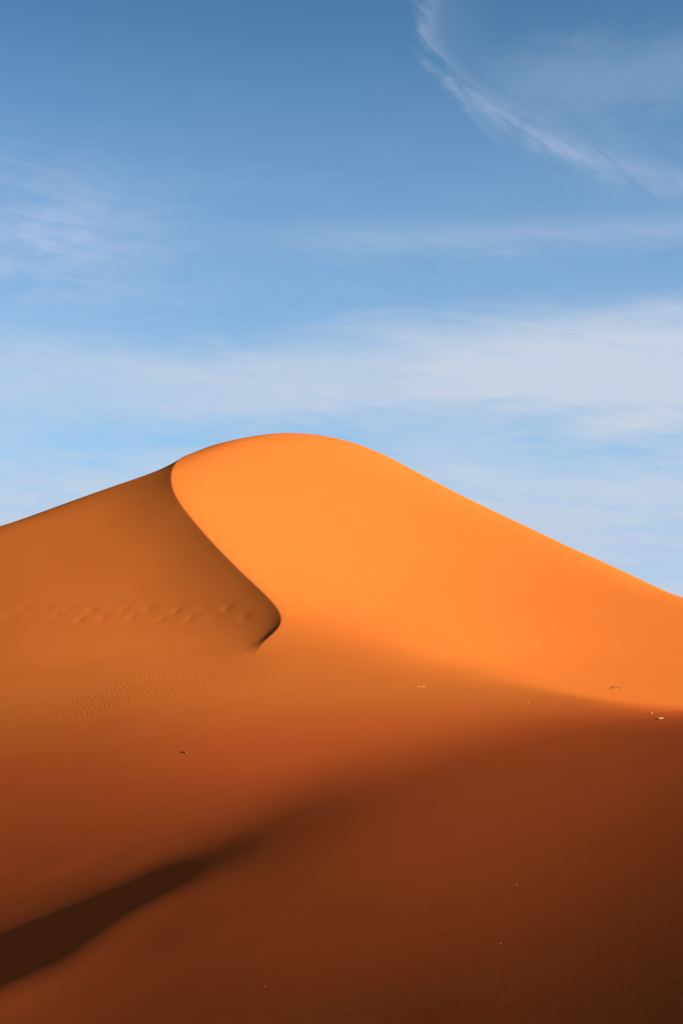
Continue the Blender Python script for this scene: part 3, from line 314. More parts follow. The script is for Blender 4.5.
    '3508 13329 13153 12981 12812 12650 12494 12345 12199 12057 11917 11779 11637 11490 11336 11170 10987 10785 10554 10291 9995 9660 9292 8901 8494 8075 7'
    '647 7214 6779 6345 5917 5497 5086 4683 4287 3900 3519 3145 2778 2418 2062 1713 1368 1027 690 357 26 -303 -630 -956 -1282 -132467 -227535 -375331;3662 '
    '3881 4100 4319 4538 4757 4977 5196 5416 5637 5857 6078 6299 6521 6743 6966 7189 7413 7638 7863 8090 8318 8547 8778 9011 9246 9484 9725 9970 10218 1047'
    '1 10731 10998 11272 11553 11837 12123 12410 12697 12980 13260 13536 13805 14068 14326 14579 14830 15081 15335 15589 15836 16062 16243 16363 16411 1638'
    '1 16285 16150 15999 15843 15682 15518 15348 15175 14998 14820 14640 14461 14281 14099 13917 13733 13545 13348 13143 12925 12695 12448 12181 11891 1157'
    '7 11239 10873 10483 10074 9646 9206 8757 8305 7852 7398 6947 6498 6056 5622 5199 4790 4393 4008 3631 3261 2898 2539 2185 1836 1490 1148 810 474 142 -1'
    '88 -516 -842 -1166 -1489 -1811 -2133 -2454 -174981 -372047 -536134;3874 4083 4293 4503 4713 4923 5133 5344 5555 5766 5978 6191 6404 6618 6834 7050 726'
    '7 7486 7706 7928 8152 8379 8607 8838 9073 9311 9553 9800 10053 10312 10578 10850 11126 11406 11688 11972 12259 12547 12837 13127 13417 13708 13998 142'
    '87 14576 14865 15151 15435 15713 15983 16244 16489 16703 16874 17001 17084 17113 17084 17003 16872 16708 16523 16320 16102 15869 15620 15353 15068 147'
    '69 14448 14100 13731 13343 12937 12515 12080 11634 11179 10717 10252 9785 9320 8857 8398 7943 7491 7043 6598 6155 5716 5283 4858 4446 4048 3663 3291 2'
    '930 2577 2231 1893 1559 1231 907 586 268 -47 -361 -673 -983 -1293 -1602 -1910 -2218 -2525 -2832 -3138 -3445 -3751 -167971 -358446 -555369;4056 4253 44'
    '51 4648 4845 5042 5240 5438 5637 5836 6036 6237 6439 6643 6848 7054 7263 7474 7688 7904 8124 8348 8574 8806 9041 9281 9526 9775 10029 10286 10548 1081'
    '3 11082 11354 11631 11911 12194 12479 12765 13054 13343 13633 13922 14210 14495 14777 15053 15322 15583 15832 16066 16272 16422 16521 16575 16586 1655'
    '4 16476 16351 16172 15934 15643 15296 14898 14459 13987 13489 12975 12455 11936 11426 10927 10438 9963 9498 9044 8599 8160 7726 7295 6866 6436 6005 55'
    '74 5145 4718 4298 3888 3492 3114 2751 2403 2068 1742 1423 1110 802 499 201 -94 -386 -675 -963 -1248 -1533 -1816 -2099 -2382 -2665 -2947 -3230 -3513 -3'
    '796 -4080 -4364 -4648 -4933 -5217 -116448 -250130 -432968;4262 4441 4620 4798 4977 5156 5335 5514 5693 5873 6054 6235 6417 6600 6784 6970 7157 7346 75'
    '38 7732 7930 8132 8337 8548 8762 8979 9198 9420 9644 9870 10098 10327 10557 10787 11017 11246 11474 11700 11923 12142 12356 12563 12762 12951 13127 13'
    '289 13434 13558 13660 13734 13778 13795 13792 13758 13690 13584 13436 13247 13022 12760 12467 12147 11802 11436 11055 10660 10256 9846 9432 9013 8590 '
    '8162 7732 7299 6864 6428 5992 5558 5125 4695 4270 3851 3440 3038 2646 2264 1894 1538 1193 859 535 218 -91 -392 -687 -974 -1256 -1533 -1806 -2076 -2343'
    ' -2609 -2872 -3134 -3395 -3656 -3917 -4177 -4438 -4698 -4960 -5221 -5483 -5746 -6009 -6272 -6536 -6799 -13498 -34771 -102393;4661 4817 4972 5128 5284 '
    '5440 5597 5754 5912 6071 6230 6390 6552 6714 6878 7042 7208 7375 7543 7712 7882 8053 8223 8393 8563 8733 8903 9072 9239 9405 9569 9729 9886 10038 1018'
    '6 10327 10462 10588 10706 10814 10911 10996 11068 11126 11169 11197 11208 11202 11180 11140 11082 11006 10904 10781 10639 10479 10303 10111 9902 9676 '
    '9431 9170 8891 8595 8283 7956 7612 7254 6885 6505 6117 5724 5327 4927 4526 4126 3727 3330 2936 2547 2163 1785 1413 1049 694 349 12 -317 -639 -955 -126'
    '3 -1564 -1859 -2148 -2432 -2712 -2987 -3259 -3527 -3792 -4054 -4313 -4571 -4826 -5081 -5334 -5586 -5837 -6089 -6339 -6590 -6841 -7091 -7342 -7593 -784'
    '5 -8096 -8347 3577 13055 14151;5209 5327 5446 5565 5683 5802 5921 6040 6159 6278 6397 6516 6635 6754 6872 6989 7106 7222 7337 7450 7562 7672 7780 7887'
    ' 7990 8090 8187 8280 8369 8452 8531 8604 8671 8732 8785 8831 8869 8898 8919 8930 8932 8923 8905 8875 8834 8782 8719 8642 8554 8453 8338 8211 8075 7928'
    ' 7768 7595 7409 7209 6997 6774 6540 6296 6042 5779 5509 5231 4947 4657 4361 4060 3753 3441 3125 2804 2480 2153 1824 1494 1164 833 505 178 -145 -465 -7'
    '81 -1092 -1399 -1702 -2000 -2294 -2584 -2871 -3154 -3434 -3711 -3985 -4256 -4524 -4790 -5053 -5315 -5575 -5832 -6089 -6344 -6597 -6850 -7102 -7353 -76'
    '03 -7852 -8101 -8350 -8599 -8847 -9095 -9343 -9591 1292 7538 19830;5624 5692 5760 5827 5895 5962 6029 6096 6162 6228 6293 6356 6419 6481 6541 6600 665'
    '7 6712 6764 6815 6862 6907 6949 6987 7021 7051 7078 7100 7118 7130 7138 7140 7137 7128 7112 7091 7063 7028 6987 6938 6882 6819 6749 6670 6584 6491 638'
    '9 6280 6163 6039 5907 5768 5620 5463 5300 5129 4952 4769 4580 4384 4182 3974 3760 3539 3313 3081 2844 2601 2354 2103 1848 1590 1329 1067 802 536 268 -'
    '1 -271 -541 -812 -1084 -1356 -1629 -1902 -2175 -2448 -2721 -2993 -3265 -3535 -3803 -4070 -4336 -4600 -4863 -5125 -5385 -5643 -5900 -6156 -6411 -6664 -'
    '6916 -7167 -7417 -7666 -7914 -8162 -8409 -8655 -8900 -9146 -9391 -9635 -9880 -10124 -10369 340 2648 10364;5644 5662 5680 5698 5716 5733 5749 5765 5781'
    ' 5795 5808 5820 5831 5840 5847 5853 5857 5859 5858 5855 5850 5842 5831 5817 5800 5780 5757 5730 5699 5664 5625 5582 5536 5484 5428 5368 5304 5234 5160'
    ' 5081 4997 4908 4814 4716 4612 4503 4390 4271 4147 4018 3884 3745 3601 3454 3301 3144 2982 2815 2643 2467 2287 2103 1915 1723 1528 1330 1128 924 717 5'
    '07 295 79 -139 -359 -582 -807 -1034 -1263 -1494 -1726 -1960 -2194 -2430 -2666 -2903 -3140 -3377 -3615 -3853 -4091 -4330 -4568 -4807 -5046 -5285 -5523 '
    '-5762 -6000 -6238 -6476 -6713 -6950 -7187 -7423 -7659 -7894 -8129 -8364 -8598 -8832 -9066 -9300 -9533 -9766 -9999 -10232 -10464 -10697 0 0 0;5262 5242'
    ' 5222 5202 5182 5162 5141 5120 5098 5075 5051 5026 5000 4973 4944 4914 4882 4848 4813 4776 4736 4695 4651 4605 4557 4506 4453 4396 4338 4276 4212 4144'
    ' 4074 4000 3924 3844 3761 3675 3586 3493 3397 3298 3195 3089 2979 2866 2750 2630 2508 2381 2252 2120 1983 1844 1701 1555 1406 1255 1101 944 784 621 45'
    '5 287 116 -58 -234 -413 -594 -777 -963 -1150 -1340 -1531 -1724 -1918 -2114 -2312 -2511 -2711 -2913 -3116 -3320 -3526 -3732 -3940 -4148 -4358 -4568 -47'
    '79 -4991 -5203 -5416 -5629 -5842 -6056 -6270 -6484 -6699 -6913 -7128 -7343 -7558 -7773 -7988 -8203 -8418 -8633 -8848 -9063 -9277 -9492 -9707 -9922 -10'
    '137 -10351 -10566 -10781 0 0 0;4585 4544 4503 4461 4419 4376 4334 4290 4246 4202 4156 4110 4063 4015 3965 3915 3863 3810 3756 3700 3642 3583 3523 3460'
    ' 3396 3329 3261 3191 3119 3045 2968 2890 2809 2726 2641 2553 2463 2371 2276 2179 2080 1978 1874 1767 1658 1547 1433 1317 1198 1077 954 828 700 570 438'
    ' 303 166 27 -115 -258 -404 -552 -702 -854 -1008 -1163 -1321 -1480 -1640 -1803 -1967 -2133 -2301 -2470 -2641 -2813 -2986 -3161 -3338 -3515 -3694 -3874 '
    '-4055 -4237 -4420 -4604 -4789 -4974 -5161 -5348 -5536 -5724 -5914 -6103 -6294 -6485 -6676 -6868 -7061 -7253 -7447 -7640 -7834 -8027 -8221 -8416 -8610 '
    '-8805 -8999 -9194 -9389 -9584 -9779 -9974 -10169 -10364 -10559 -10754 0 0 0;3747 3697 3646 3596 3545 3495 3444 3393 3342 3290 3237 3183 3128 3073 3016'
    ' 2958 2899 2839 2777 2714 2649 2583 2516 2447 2376 2304 2230 2154 2077 1998 1917 1835 1751 1665 1577 1487 1396 1302 1207 1110 1011 911 808 704 598 490'
    ' 380 268 155 40 -77 -196 -317 -439 -564 -690 -817 -946 -1077 -1209 -1343 -1478 -1615 -1754 -1894 -2035 -2179 -2323 -2469 -2617 -2766 -2916 -3067 -3220'
    ' -3373 -3528 -3684 -3841 -3999 -4158 -4319 -4480 -4642 -4805 -4969 -5134 -5300 -5467 -5634 -5803 -5972 -6141 -6311 -6482 -6654 -6826 -6998 -7171 -7345'
    ' -7519 -7693 -7868 -8043 -8218 -8394 -8570 -8746 -8923 -9100 -9277 -9454 -9631 -9808 -9986 -10163 -10340 -10518 -10695 0 0 0;3169 3122 3075 3026 2975 '
    '2923 2868 2812 2754 2695 2634 2571 2507 2442 2375 2307 2237 2166 2094 2020 1945 1868 1789 1710 1628 1546 1461 1376 1288 1199 1109 1017 923 828 731 633'
    ' 534 432 329 225 119 12 -97 -207 -319 -432 -547 -663 -781 -900 -1021 -1144 -1267 -1391 -1517 -1643 -1772 -1903 -2035 -2168 -2302 -2438 -2575 -2713 -28'
    '52 -2993 -3135 -3277 -3420 -3565 -3711 -3858 -4006 -4156 -4306 -4458 -4611 -4765 -4919 -5075 -5232 -5390 -5548 -5708 -5868 -6029 -6190 -6353 -6516 -66'
    '79 -6844 -7010 -7176 -7343 -7511 -7679 -7848 -8017 -8187 -8358 -8529 -8700 -8873 -9045 -9218 -9391 -9565 -9739 -9914 -10089 -10265 -10440 -10617 -1079'
    '3 -10970 -11148 -11326 -11504 0 0 0'
)
ROW_Y = [3.500, 3.953, 4.465, 5.044, 5.697, 6.435, 7.269, 8.210, 9.274, 10.475, 11.832, 13.365, 15.096, 17.050, 19.252, 21.723, 24.462, 27.432, 30.534, 33.611, 36.476, 38.982, 41.073, 42.796, 44.262, 45.587, 46.859, 48.129, 49.423, 50.748, 52.108, 53.504, 54.938, 56.410, 57.921, 59.473, 61.067, 62.703, 64.384, 66.109, 67.880, 69.699, 71.567, 73.485, 75.454, 77.476, 79.552, 81.683, 83.872, 86.120, 88.427, 90.797, 93.230, 95.728, 98.293, 100.927, 103.631, 106.409, 109.261, 112.193, 115.221, 118.383, 121.772, 125.565, 130.039, 135.553, 142.478, 151.109, 161.598, 173.944, 188.049, 203.795, 221.112, 240.000]
CREST_Y = [3, 7, 11, 15, 19, 23, 27, 31, 35, 39, 43, 47, 51, 55, 59, 63, 67, 70, 70.5, 71, 71.5, 72, 72.5, 73, 73.5, 74, 74.5, 75, 75.5, 76, 76.5, 77, 77.5, 78, 78.5, 79, 79.5, 80, 80.5, 81, 81.5, 82, 82.5, 83, 83.5, 84, 84.5, 85, 85.5, 86, 86.5, 87, 87.5, 88, 88.5, 89, 89.5, 90, 90.5, 91, 91.5, 92, 92.5, 93, 93.5, 94, 94.5, 95, 95.5, 96, 96.5, 97, 97.5, 98, 98.5, 99, 99.5, 100, 100.5, 101, 101.5, 102, 102.5, 103, 103.5, 104, 104.5, 105, 105.5, 106, 106.5, 107, 107.5, 108, 108.5, 109, 109.5, 110, 110.5, 111, 111.5, 112, 112.5, 113, 113.5, 114, 114.5, 115, 115.5, 116, 116.5, 117, 117.5, 118, 118.5, 119, 119.5, 120, 120.5, 121, 121.5, 122, 122.5, 123, 123.5, 124, 124.5, 125, 125.5, 126, 126.5, 127, 127.5, 128, 128.5, 129, 129.5, 130, 130.5, 131, 131.5, 132, 132.5, 133, 133.5, 134, 134.5, 135, 135.5, 136, 136.5, 137, 137.5, 138, 138.5, 139, 139.5, 140, 140.5, 141, 141.5, 142, 142.5, 143, 143.5, 144, 150, 156, 162, 168, 174, 180, 186, 192, 198, 204, 210, 216, 222, 228, 234, 240, 246, 252, 258]
CREST_X = [-0.173, -0.405, -0.636, -0.867, -1.098, -1.329, -1.560, -1.797, -2.051, -2.310, -2.575, -2.844, -3.119, -3.399, -3.682, -3.971, -4.262, -4.396, -4.409, -4.423, -4.436, -4.449, -4.461, -4.471, -4.474, -4.468, -4.450, -4.421, -4.385, -4.347, -4.307, -4.265, -4.220, -4.164, -4.083, -3.963, -3.800, -3.615, -3.440, -3.307, -3.233, -3.224, -3.276, -3.377, -3.517, -3.685, -3.874, -4.077, -4.286, -4.499, -4.713, -4.929, -5.147, -5.367, -5.587, -5.803, -6.014, -6.221, -6.426, -6.629, -6.830, -7.029, -7.228, -7.423, -7.615, -7.802, -7.986, -8.169, -8.350, -8.529, -8.704, -8.874, -9.041, -9.207, -9.373, -9.538, -9.699, -9.855, -10.007, -10.158, -10.308, -10.458, -10.607, -10.750, -10.886, -11.015, -11.138, -11.260, -11.380, -11.499, -11.615, -11.725, -11.827, -11.924, -12.017, -12.109, -12.199, -12.287, -12.368, -12.442, -12.510, -12.575, -12.637, -12.697, -12.750, -12.796, -12.833, -12.865, -12.893, -12.920, -12.945, -12.965, -12.979, -12.982, -12.977, -12.966, -12.950, -12.923, -12.873, -12.782, -12.640, -12.456, -12.246, -12.024, -11.799, -11.573, -11.345, -11.116, -10.884, -10.647, -10.405, -10.158, -9.907, -9.653, -9.395, -9.132, -8.862, -8.580, -8.287, -7.985, -7.677, -7.364, -7.046, -6.720, -6.386, -6.045, -5.701, -5.361, -5.037, -4.746, -4.493, -4.273, -4.072, -3.877, -3.683, -3.488, -3.293, -3.100, -2.917, -2.752, -2.608, -2.482, -2.366, -2.254, -2.142, -2.029, -0.670, -0.170, 0.309, 0.824, 1.028, 1.063, 1.099, 1.134, 1.170, 1.205, 1.241, 1.276, 1.312, 1.347, 1.382, 1.418, 1.453, 1.489, 1.524]
COL_T0, COL_T1, COL_N = -0.34, 0.44, 116
KINK_W = [0.012, 0.03, 0.07]

ROW_Y = np.array(ROW_Y); CREST_Y = np.array(CREST_Y); CREST_X = np.array(CREST_X)
NR = len(ROW_Y)
RAW = np.array([[int(v) for v in r.split()] for r in HEIGHTS.split(';')], float)
ROW_PAD = np.concatenate([[ROW_Y[0]], ROW_Y, [ROW_Y[-1]]])
COEF = RAW * 1e-5 * ROW_PAD[:, None]
NKK = len(KINK_W)
COEF[:, -NKK:] = RAW[:, -NKK:] * 1e-4

def weights(f):
    return ((1-f)**3/6, (3*f**3-6*f**2+4)/6, (-3*f**3+3*f**2+3*f+1)/6, f**3/6)

def crest_x(y):
    # smooth (cubic hermite) through the table
    m = np.gradient(CREST_X, CREST_Y)
    i = np.clip(np.searchsorted(CREST_Y, y) - 1, 0, len(CREST_Y)-2)
    h = CREST_Y[i+1]-CREST_Y[i]; s = (y-CREST_Y[i])/h
    s = np.clip(s, 0, 1)
    return ((2*s**3-3*s**2+1)*CREST_X[i] + (s**3-2*s**2+s)*h*m[i]
            + (-2*s**3+3*s**2)*CREST_X[i+1] + (s**3-s**2)*h*m[i+1])

def spline(t, y):
    fi = np.interp(y, ROW_Y, np.arange(NR)); i = np.minimum(fi.astype(int), NR-2); wi = weights(fi-i)
    fj = np.clip((t-COL_T0)/(COL_T1-COL_T0)*(COL_N-1), 0, COL_N-1); j = np.minimum(fj.astype(int), COL_N-2); wj = weights(fj-j)
    z = np.zeros_like(t)
    for a in range(4):
        for b in range(4):
            z += wi[a]*wj[b]*COEF[i+a, j+b]
        x = np.maximum(-t, 0)
        for k, w in enumerate(KINK_W):
            z += wi[a]*COEF[i+a, COL_N+2+k]*x*np.exp(-x/w)
    return z

T_LO, T_HI = -.325, .425
def smooth(a, b, x):
    s = np.clip((x-a)/(b-a), 0, 1); return s*s*(3-2*s)

def far_base(x, y):
    return (-13 + 3.0*np.sin(x*.021+1.3+np.sin(y*.013)) * np.cos(y*.017+.6)
            + 1.6*np.sin(x*.047+y*.031+2.))

def rand_wave(x, y, seed, scale, n=18):
    r = np.random.default_rng(seed); z = np.zeros_like(x)
    for k in range(n):
        a = r.uniform(0, 2*math.pi); f = scale*r.uniform(.5, 1.8); p = r.uniform(0, 6.28)
        z += np.sin((x*math.cos(a)+y*math.sin(a))*f+p)
    return z/math.sqrt(n)

# footprints of the track across the slope: (x, y)
def footprints():
    pts = []
    path = np.array(TRACK)
    d = np.r_[0, np.cumsum(np.hypot(*np.diff(path, axis=0).T))]
    s = .3; side = 1; r = np.random.default_rng(3)
    while s < d[-1]:
        x = np.interp(s, d, path[:, 0]); y = np.interp(s, d, path[:, 1])
        pts.append((x + r.normal(0, .10), y + side*.46 + r.normal(0, .13), r.uniform(.45, 1.2)*(.45+.55*smooth(0, 9, s))))
        s += .93 + r.normal(0, .10); side = -side
    return pts
TRACK = [(-22.4, 94.2), (-20.8, 93.1), (-18.0, 91.4), (-14.1, 89.3), (-11.0, 87.9), (-8.0, 86.2), (-6.2, 85.0), (-5.2, 84.2)]

def height(x, y, detail=True):
    x = np.asarray(x, float); y = np.asarray(y, float)
    yy = np.maximum(y, 3.6)
    xc = crest_x(yy); t = (x-xc)/yy
    tc = np.clip(t, T_LO, T_HI)
    z = spline(tc, yy)
    # carry the slope on beyond the modelled fan, then let it level out
    over = (t-tc)*yy
    e = .01
    slope = np.where(over > 0, (spline(tc, yy)-spline(tc-e, yy)), (spline(tc+e, yy)-spline(tc, yy)))/(e*yy)
    L = 11.0
    z = z + np.clip(slope, -.35, .3)*np.sign(over)*L*(1-np.exp(-np.abs(over)/L))
    back = np.maximum(3.6-y, 0)
    z = z + .5*(1-np.exp(-back/9))
    w = smooth(20, 110, np.abs(over)) ; w = np.maximum(w, smooth(205, 330, y)); w = np.maximum(w, smooth(30, 90, -y))
    z = z*(1-w) + far_base(x, y)*w
    if detail:
        # soft unevenness of wind-blown sand
        z = z + .0015*rand_wave(x, y, 1, 1.6)*smooth(3, 30, y) + .004*rand_wave(x, y, 2, .5)*smooth(20, 60, y)
        for fx, fy, k in footprints():
            k2 = .15 + .45*math.sin(fx*7.3)
            m = (np.abs(x-fx) < 1.2) & (np.abs(y-fy) < 1.4)
            if m.any():
                dx = (x[m]-fx)/.32; dy = (y[m]-fy-k2*(x[m]-fx))/.34
                r2 = dx*dx+dy*dy
                z[m] += k*.022*(-np.exp(-r2) + 0.10*np.exp(-((dx+1.5)**2/1.3+(dy+.4)**2/1.2)))
        for px_, py_, a, sx, sy in SCUFFS:
            m = (np.abs(x-px_) < 4*sx) & (np.abs(y-py_) < 4*sy)
            if m.any():
                z[m] += a*np.exp(-(((x[m]-px_)/sx)**2+((y[m]-py_)/sy)**2))
    return z
SCUFFS = [(2.3, 92.2, .035, .35, .35), (2.8, 92.0, .03, .25, .25), (2.5, 92.5, -.025, .3, .3), (1.95, 92.8, .04, .2, .3)]

# ------------------------------------------------------------------ materials
def nodes_of(m):
    m.use_nodes = True; nt = m.node_tree; nt.nodes.clear(); return nt

class G:
    """tiny helper for building shader maths"""
    def __init__(s, nt): s.nt = nt
    def n(s, t, **kw):
        o = s.nt.nodes.new(t)
        for k, v in kw.items(): setattr(o, k, v)
        return o
    def put(s, sock, v):
        if isinstance(v, bpy.types.NodeSocket): s.nt.links.new(v, sock)
        else: sock.default_value = v
    def m(s, op, a, b=0., c=None, clamp=False):
        o = s.n('ShaderNodeMath', operation=op, use_clamp=clamp)
        s.put(o.inputs[0], a); s.put(o.inputs[1], b)
        if c is not None: s.put(o.inputs[2], c)
        return o.outputs[0]
    def add(s, a, b): return s.m('ADD', a, b)
    def sub(s, a, b): return s.m('SUBTRACT', a, b)
    def mul(s, a, b): return s.m('MULTIPLY', a, b)
    def div(s, a, b): return s.m('DIVIDE', a, b)
    def ramp(s, x, a, b, lo=0., hi=1.):
        o = s.n('ShaderNodeMapRange', interpolation_type='SMOOTHSTEP')
        s.put(o.inputs[0], x); s.put(o.inputs[1], a); s.put(o.inputs[2], b); s.put(o.inputs[3], lo); s.put(o.inputs[4], hi)
        return o.outputs[0]
    def xyz(s, x, y, z=0.):
        o = s.n('ShaderNodeCombineXYZ'); s.put(o.inputs[0], x); s.put(o.inputs[1], y); s.put(o.inputs[2], z); return o.outputs[0]
    def noise(s, vec, scale, detail=4., rough=.5, dist=0., w=None):
        o = s.n('ShaderNodeTexNoise', noise_dimensions='3D'); s.put(o.inputs['Vector'], vec)
        o.inputs['Scale'].default_value = scale; o.inputs['Detail'].default_value = detail
        o.inputs['Roughness'].default_value = rough; o.inputs['Distortion'].default_value = dist
        return o.outputs[0]
    def bell(s, x, c, w):
        d = s.div(s.sub(x, c), w); return s.m('EXPONENT', s.mul(s.mul(d, d), -1.), 0.)
    def curve(s, x, pts):
        o = s.n('ShaderNodeFloatCurve'); cu = o.mapping.curves[0]; o.mapping.use_clip = False
        for k, p in enumerate(pts):
            if k < 2: cu.points[k].location = p
            else: cu.points.new(*p)
        o.mapping.update(); s.put(o.inputs['Value'], x); return o.outputs[0]

def sand_material():
    mat = bpy.data.materials.new('dune_sand'); nt = nodes_of(mat); g = G(nt)
    out = g.n('ShaderNodeOutputMaterial'); b = g.n('ShaderNodeBsdfPrincipled')
    nt.links.new(b.outputs[0], out.inputs[0])
    b.inputs['Roughness'].default_value = 1.0; b.inputs['Specular IOR Level'].default_value = 0.0
    b.inputs['Diffuse Roughness'].default_value = 0.0
    geo = g.n('ShaderNodeNewGeometry'); P = geo.outputs['Position']
    sep = g.n('ShaderNodeSeparateXYZ'); nt.links.new(P, sep.inputs[0]); X, Y, Z = sep.outputs
    # colour: iron-orange quartz sand with faint drifts of slightly redder and paler grains
    n1 = g.noise(P, .11, 3, .5, .6); n2 = g.noise(P, 1.7, 3, .6); n3 = g.noise(P, 55., 2, .7)
    f = g.add(g.add(g.mul(g.sub(n1, .5), .6), g.mul(g.sub(n2, .5), .18)), g.mul(g.sub(n3, .5), .30))
    f = g.m('ADD', f, .5, clamp=True)
    mix = g.n('ShaderNodeMix', data_type='RGBA'); nt.links.new(f, mix.inputs[0])
    mix.inputs[6].default_value = SAND_RED; mix.inputs[7].default_value = SAND_PALE
    # near dune tinted redder than the big dune, painting in its dim shaded tone
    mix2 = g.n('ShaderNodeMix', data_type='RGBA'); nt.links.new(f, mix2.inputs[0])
    mix2.inputs[6].default_value = SHADE_RED; mix2.inputs[7].default_value = SHADE_PALE
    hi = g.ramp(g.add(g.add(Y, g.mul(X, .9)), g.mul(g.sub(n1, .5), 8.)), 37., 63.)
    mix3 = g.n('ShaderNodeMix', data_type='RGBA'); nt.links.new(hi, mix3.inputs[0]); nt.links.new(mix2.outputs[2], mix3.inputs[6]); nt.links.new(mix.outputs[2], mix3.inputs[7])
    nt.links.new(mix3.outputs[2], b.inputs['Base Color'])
    # wind ripples: short crested waves, only in patches
    warp = g.noise(P, .55, 2, .5); warp2 = g.noise(P, 2.2, 1, .5)
    # ripple crests run roughly along the line of sight on the left slope, across it on the right
    def ripples(ax, ay, wl, wamp):
        ph = g.add(g.mul(X, ax), g.mul(Y, ay))
        ph = g.add(ph, g.add(g.mul(warp, wamp), g.mul(warp2, wamp*.22)))
        s_ = g.m('SINE', g.mul(ph, 2*math.pi/wl), 0.)
        s_ = g.add(s_, g.mul(g.m('SINE', g.mul(ph, 4*math.pi/wl), 0.), .22))
        return s_
    rl = ripples(.93, .36, .22, .9)
    ml = g.mul(g.bell(X, -9.2, 3.5), g.bell(Y, 70.5, 7.5)); ml = g.mul(ml, g.ramp(g.noise(P, .4, 3, .6), .22, .6))
    rr = ripples(.80, .60, .115, .8)
    mr = g.mul(g.ramp(X, .5, 5.), g.mul(g.ramp(Y, 24., 36.), g.ramp(Y, 66., 50.)))
    mr = g.mul(mr, g.ramp(g.noise(P, .25, 3, .6), .28, .66))
    hgt = g.add(g.mul(g.mul(rl, ml), .0030), g.mul(g.mul(rr, mr), .0014))
    hgt = g.add(hgt, g.mul(g.noise(P, 9., 2, .5), .0007))
    hgt = g.add(hgt, g.mul(g.noise(P, 70., 2, .6), .0005))
    bump = g.n('ShaderNodeBump'); bump.inputs['Strength'].default_value = 1.0; bump.inputs['Distance'].default_value = 1.0
    nt.links.new(hgt, bump.inputs['Height']); nt.links.new(bump.outputs[0], b.inputs['Normal'])
    return mat

def plain_material(name, col, col2, scale, rough=.8, bump=.002):
    mat = bpy.data.materials.new(name); nt = nodes_of(mat); g = G(nt)
    out = g.n('ShaderNodeOutputMaterial'); b = g.n('ShaderNodeBsdfPrincipled'); nt.links.new(b.outputs[0], out.inputs[0])
    b.inputs['Roughness'].default_value = rough; b.inputs['Specular IOR Level'].default_value = .05
    tc = g.n('ShaderNodeTexCoord'); n1 = g.noise(tc.outputs['Object'], scale, 4, .6)
    mix = g.n('ShaderNodeMix', data_type='RGBA'); nt.links.new(n1, mix.inputs[0])
    mix.inputs[6].default_value = (*col, 1); mix.inputs[7].default_value = (*col2, 1)
    nt.links.new(mix.outputs[2], b.inputs['Base Color'])
    bp = g.n('ShaderNodeBump'); bp.inputs['Distance'].default_value = bump; nt.links.new(n1, bp.inputs['Height']); nt.links.new(bp.outputs[0], b.inputs['Normal'])
    return mat

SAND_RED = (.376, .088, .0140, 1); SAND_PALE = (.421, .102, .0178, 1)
SHADE_RED = (.396, .064, .0128, 1); SHADE_PALE = (.436, .074, .0158, 1)
SAND = sand_material()

# ------------------------------------------------------------------ terrain meshes
def fan_width(y):
    return np.where(y > 9, y, 4.5 + 4.5*np.exp((np.minimum(y, 9)-9)/4.5))

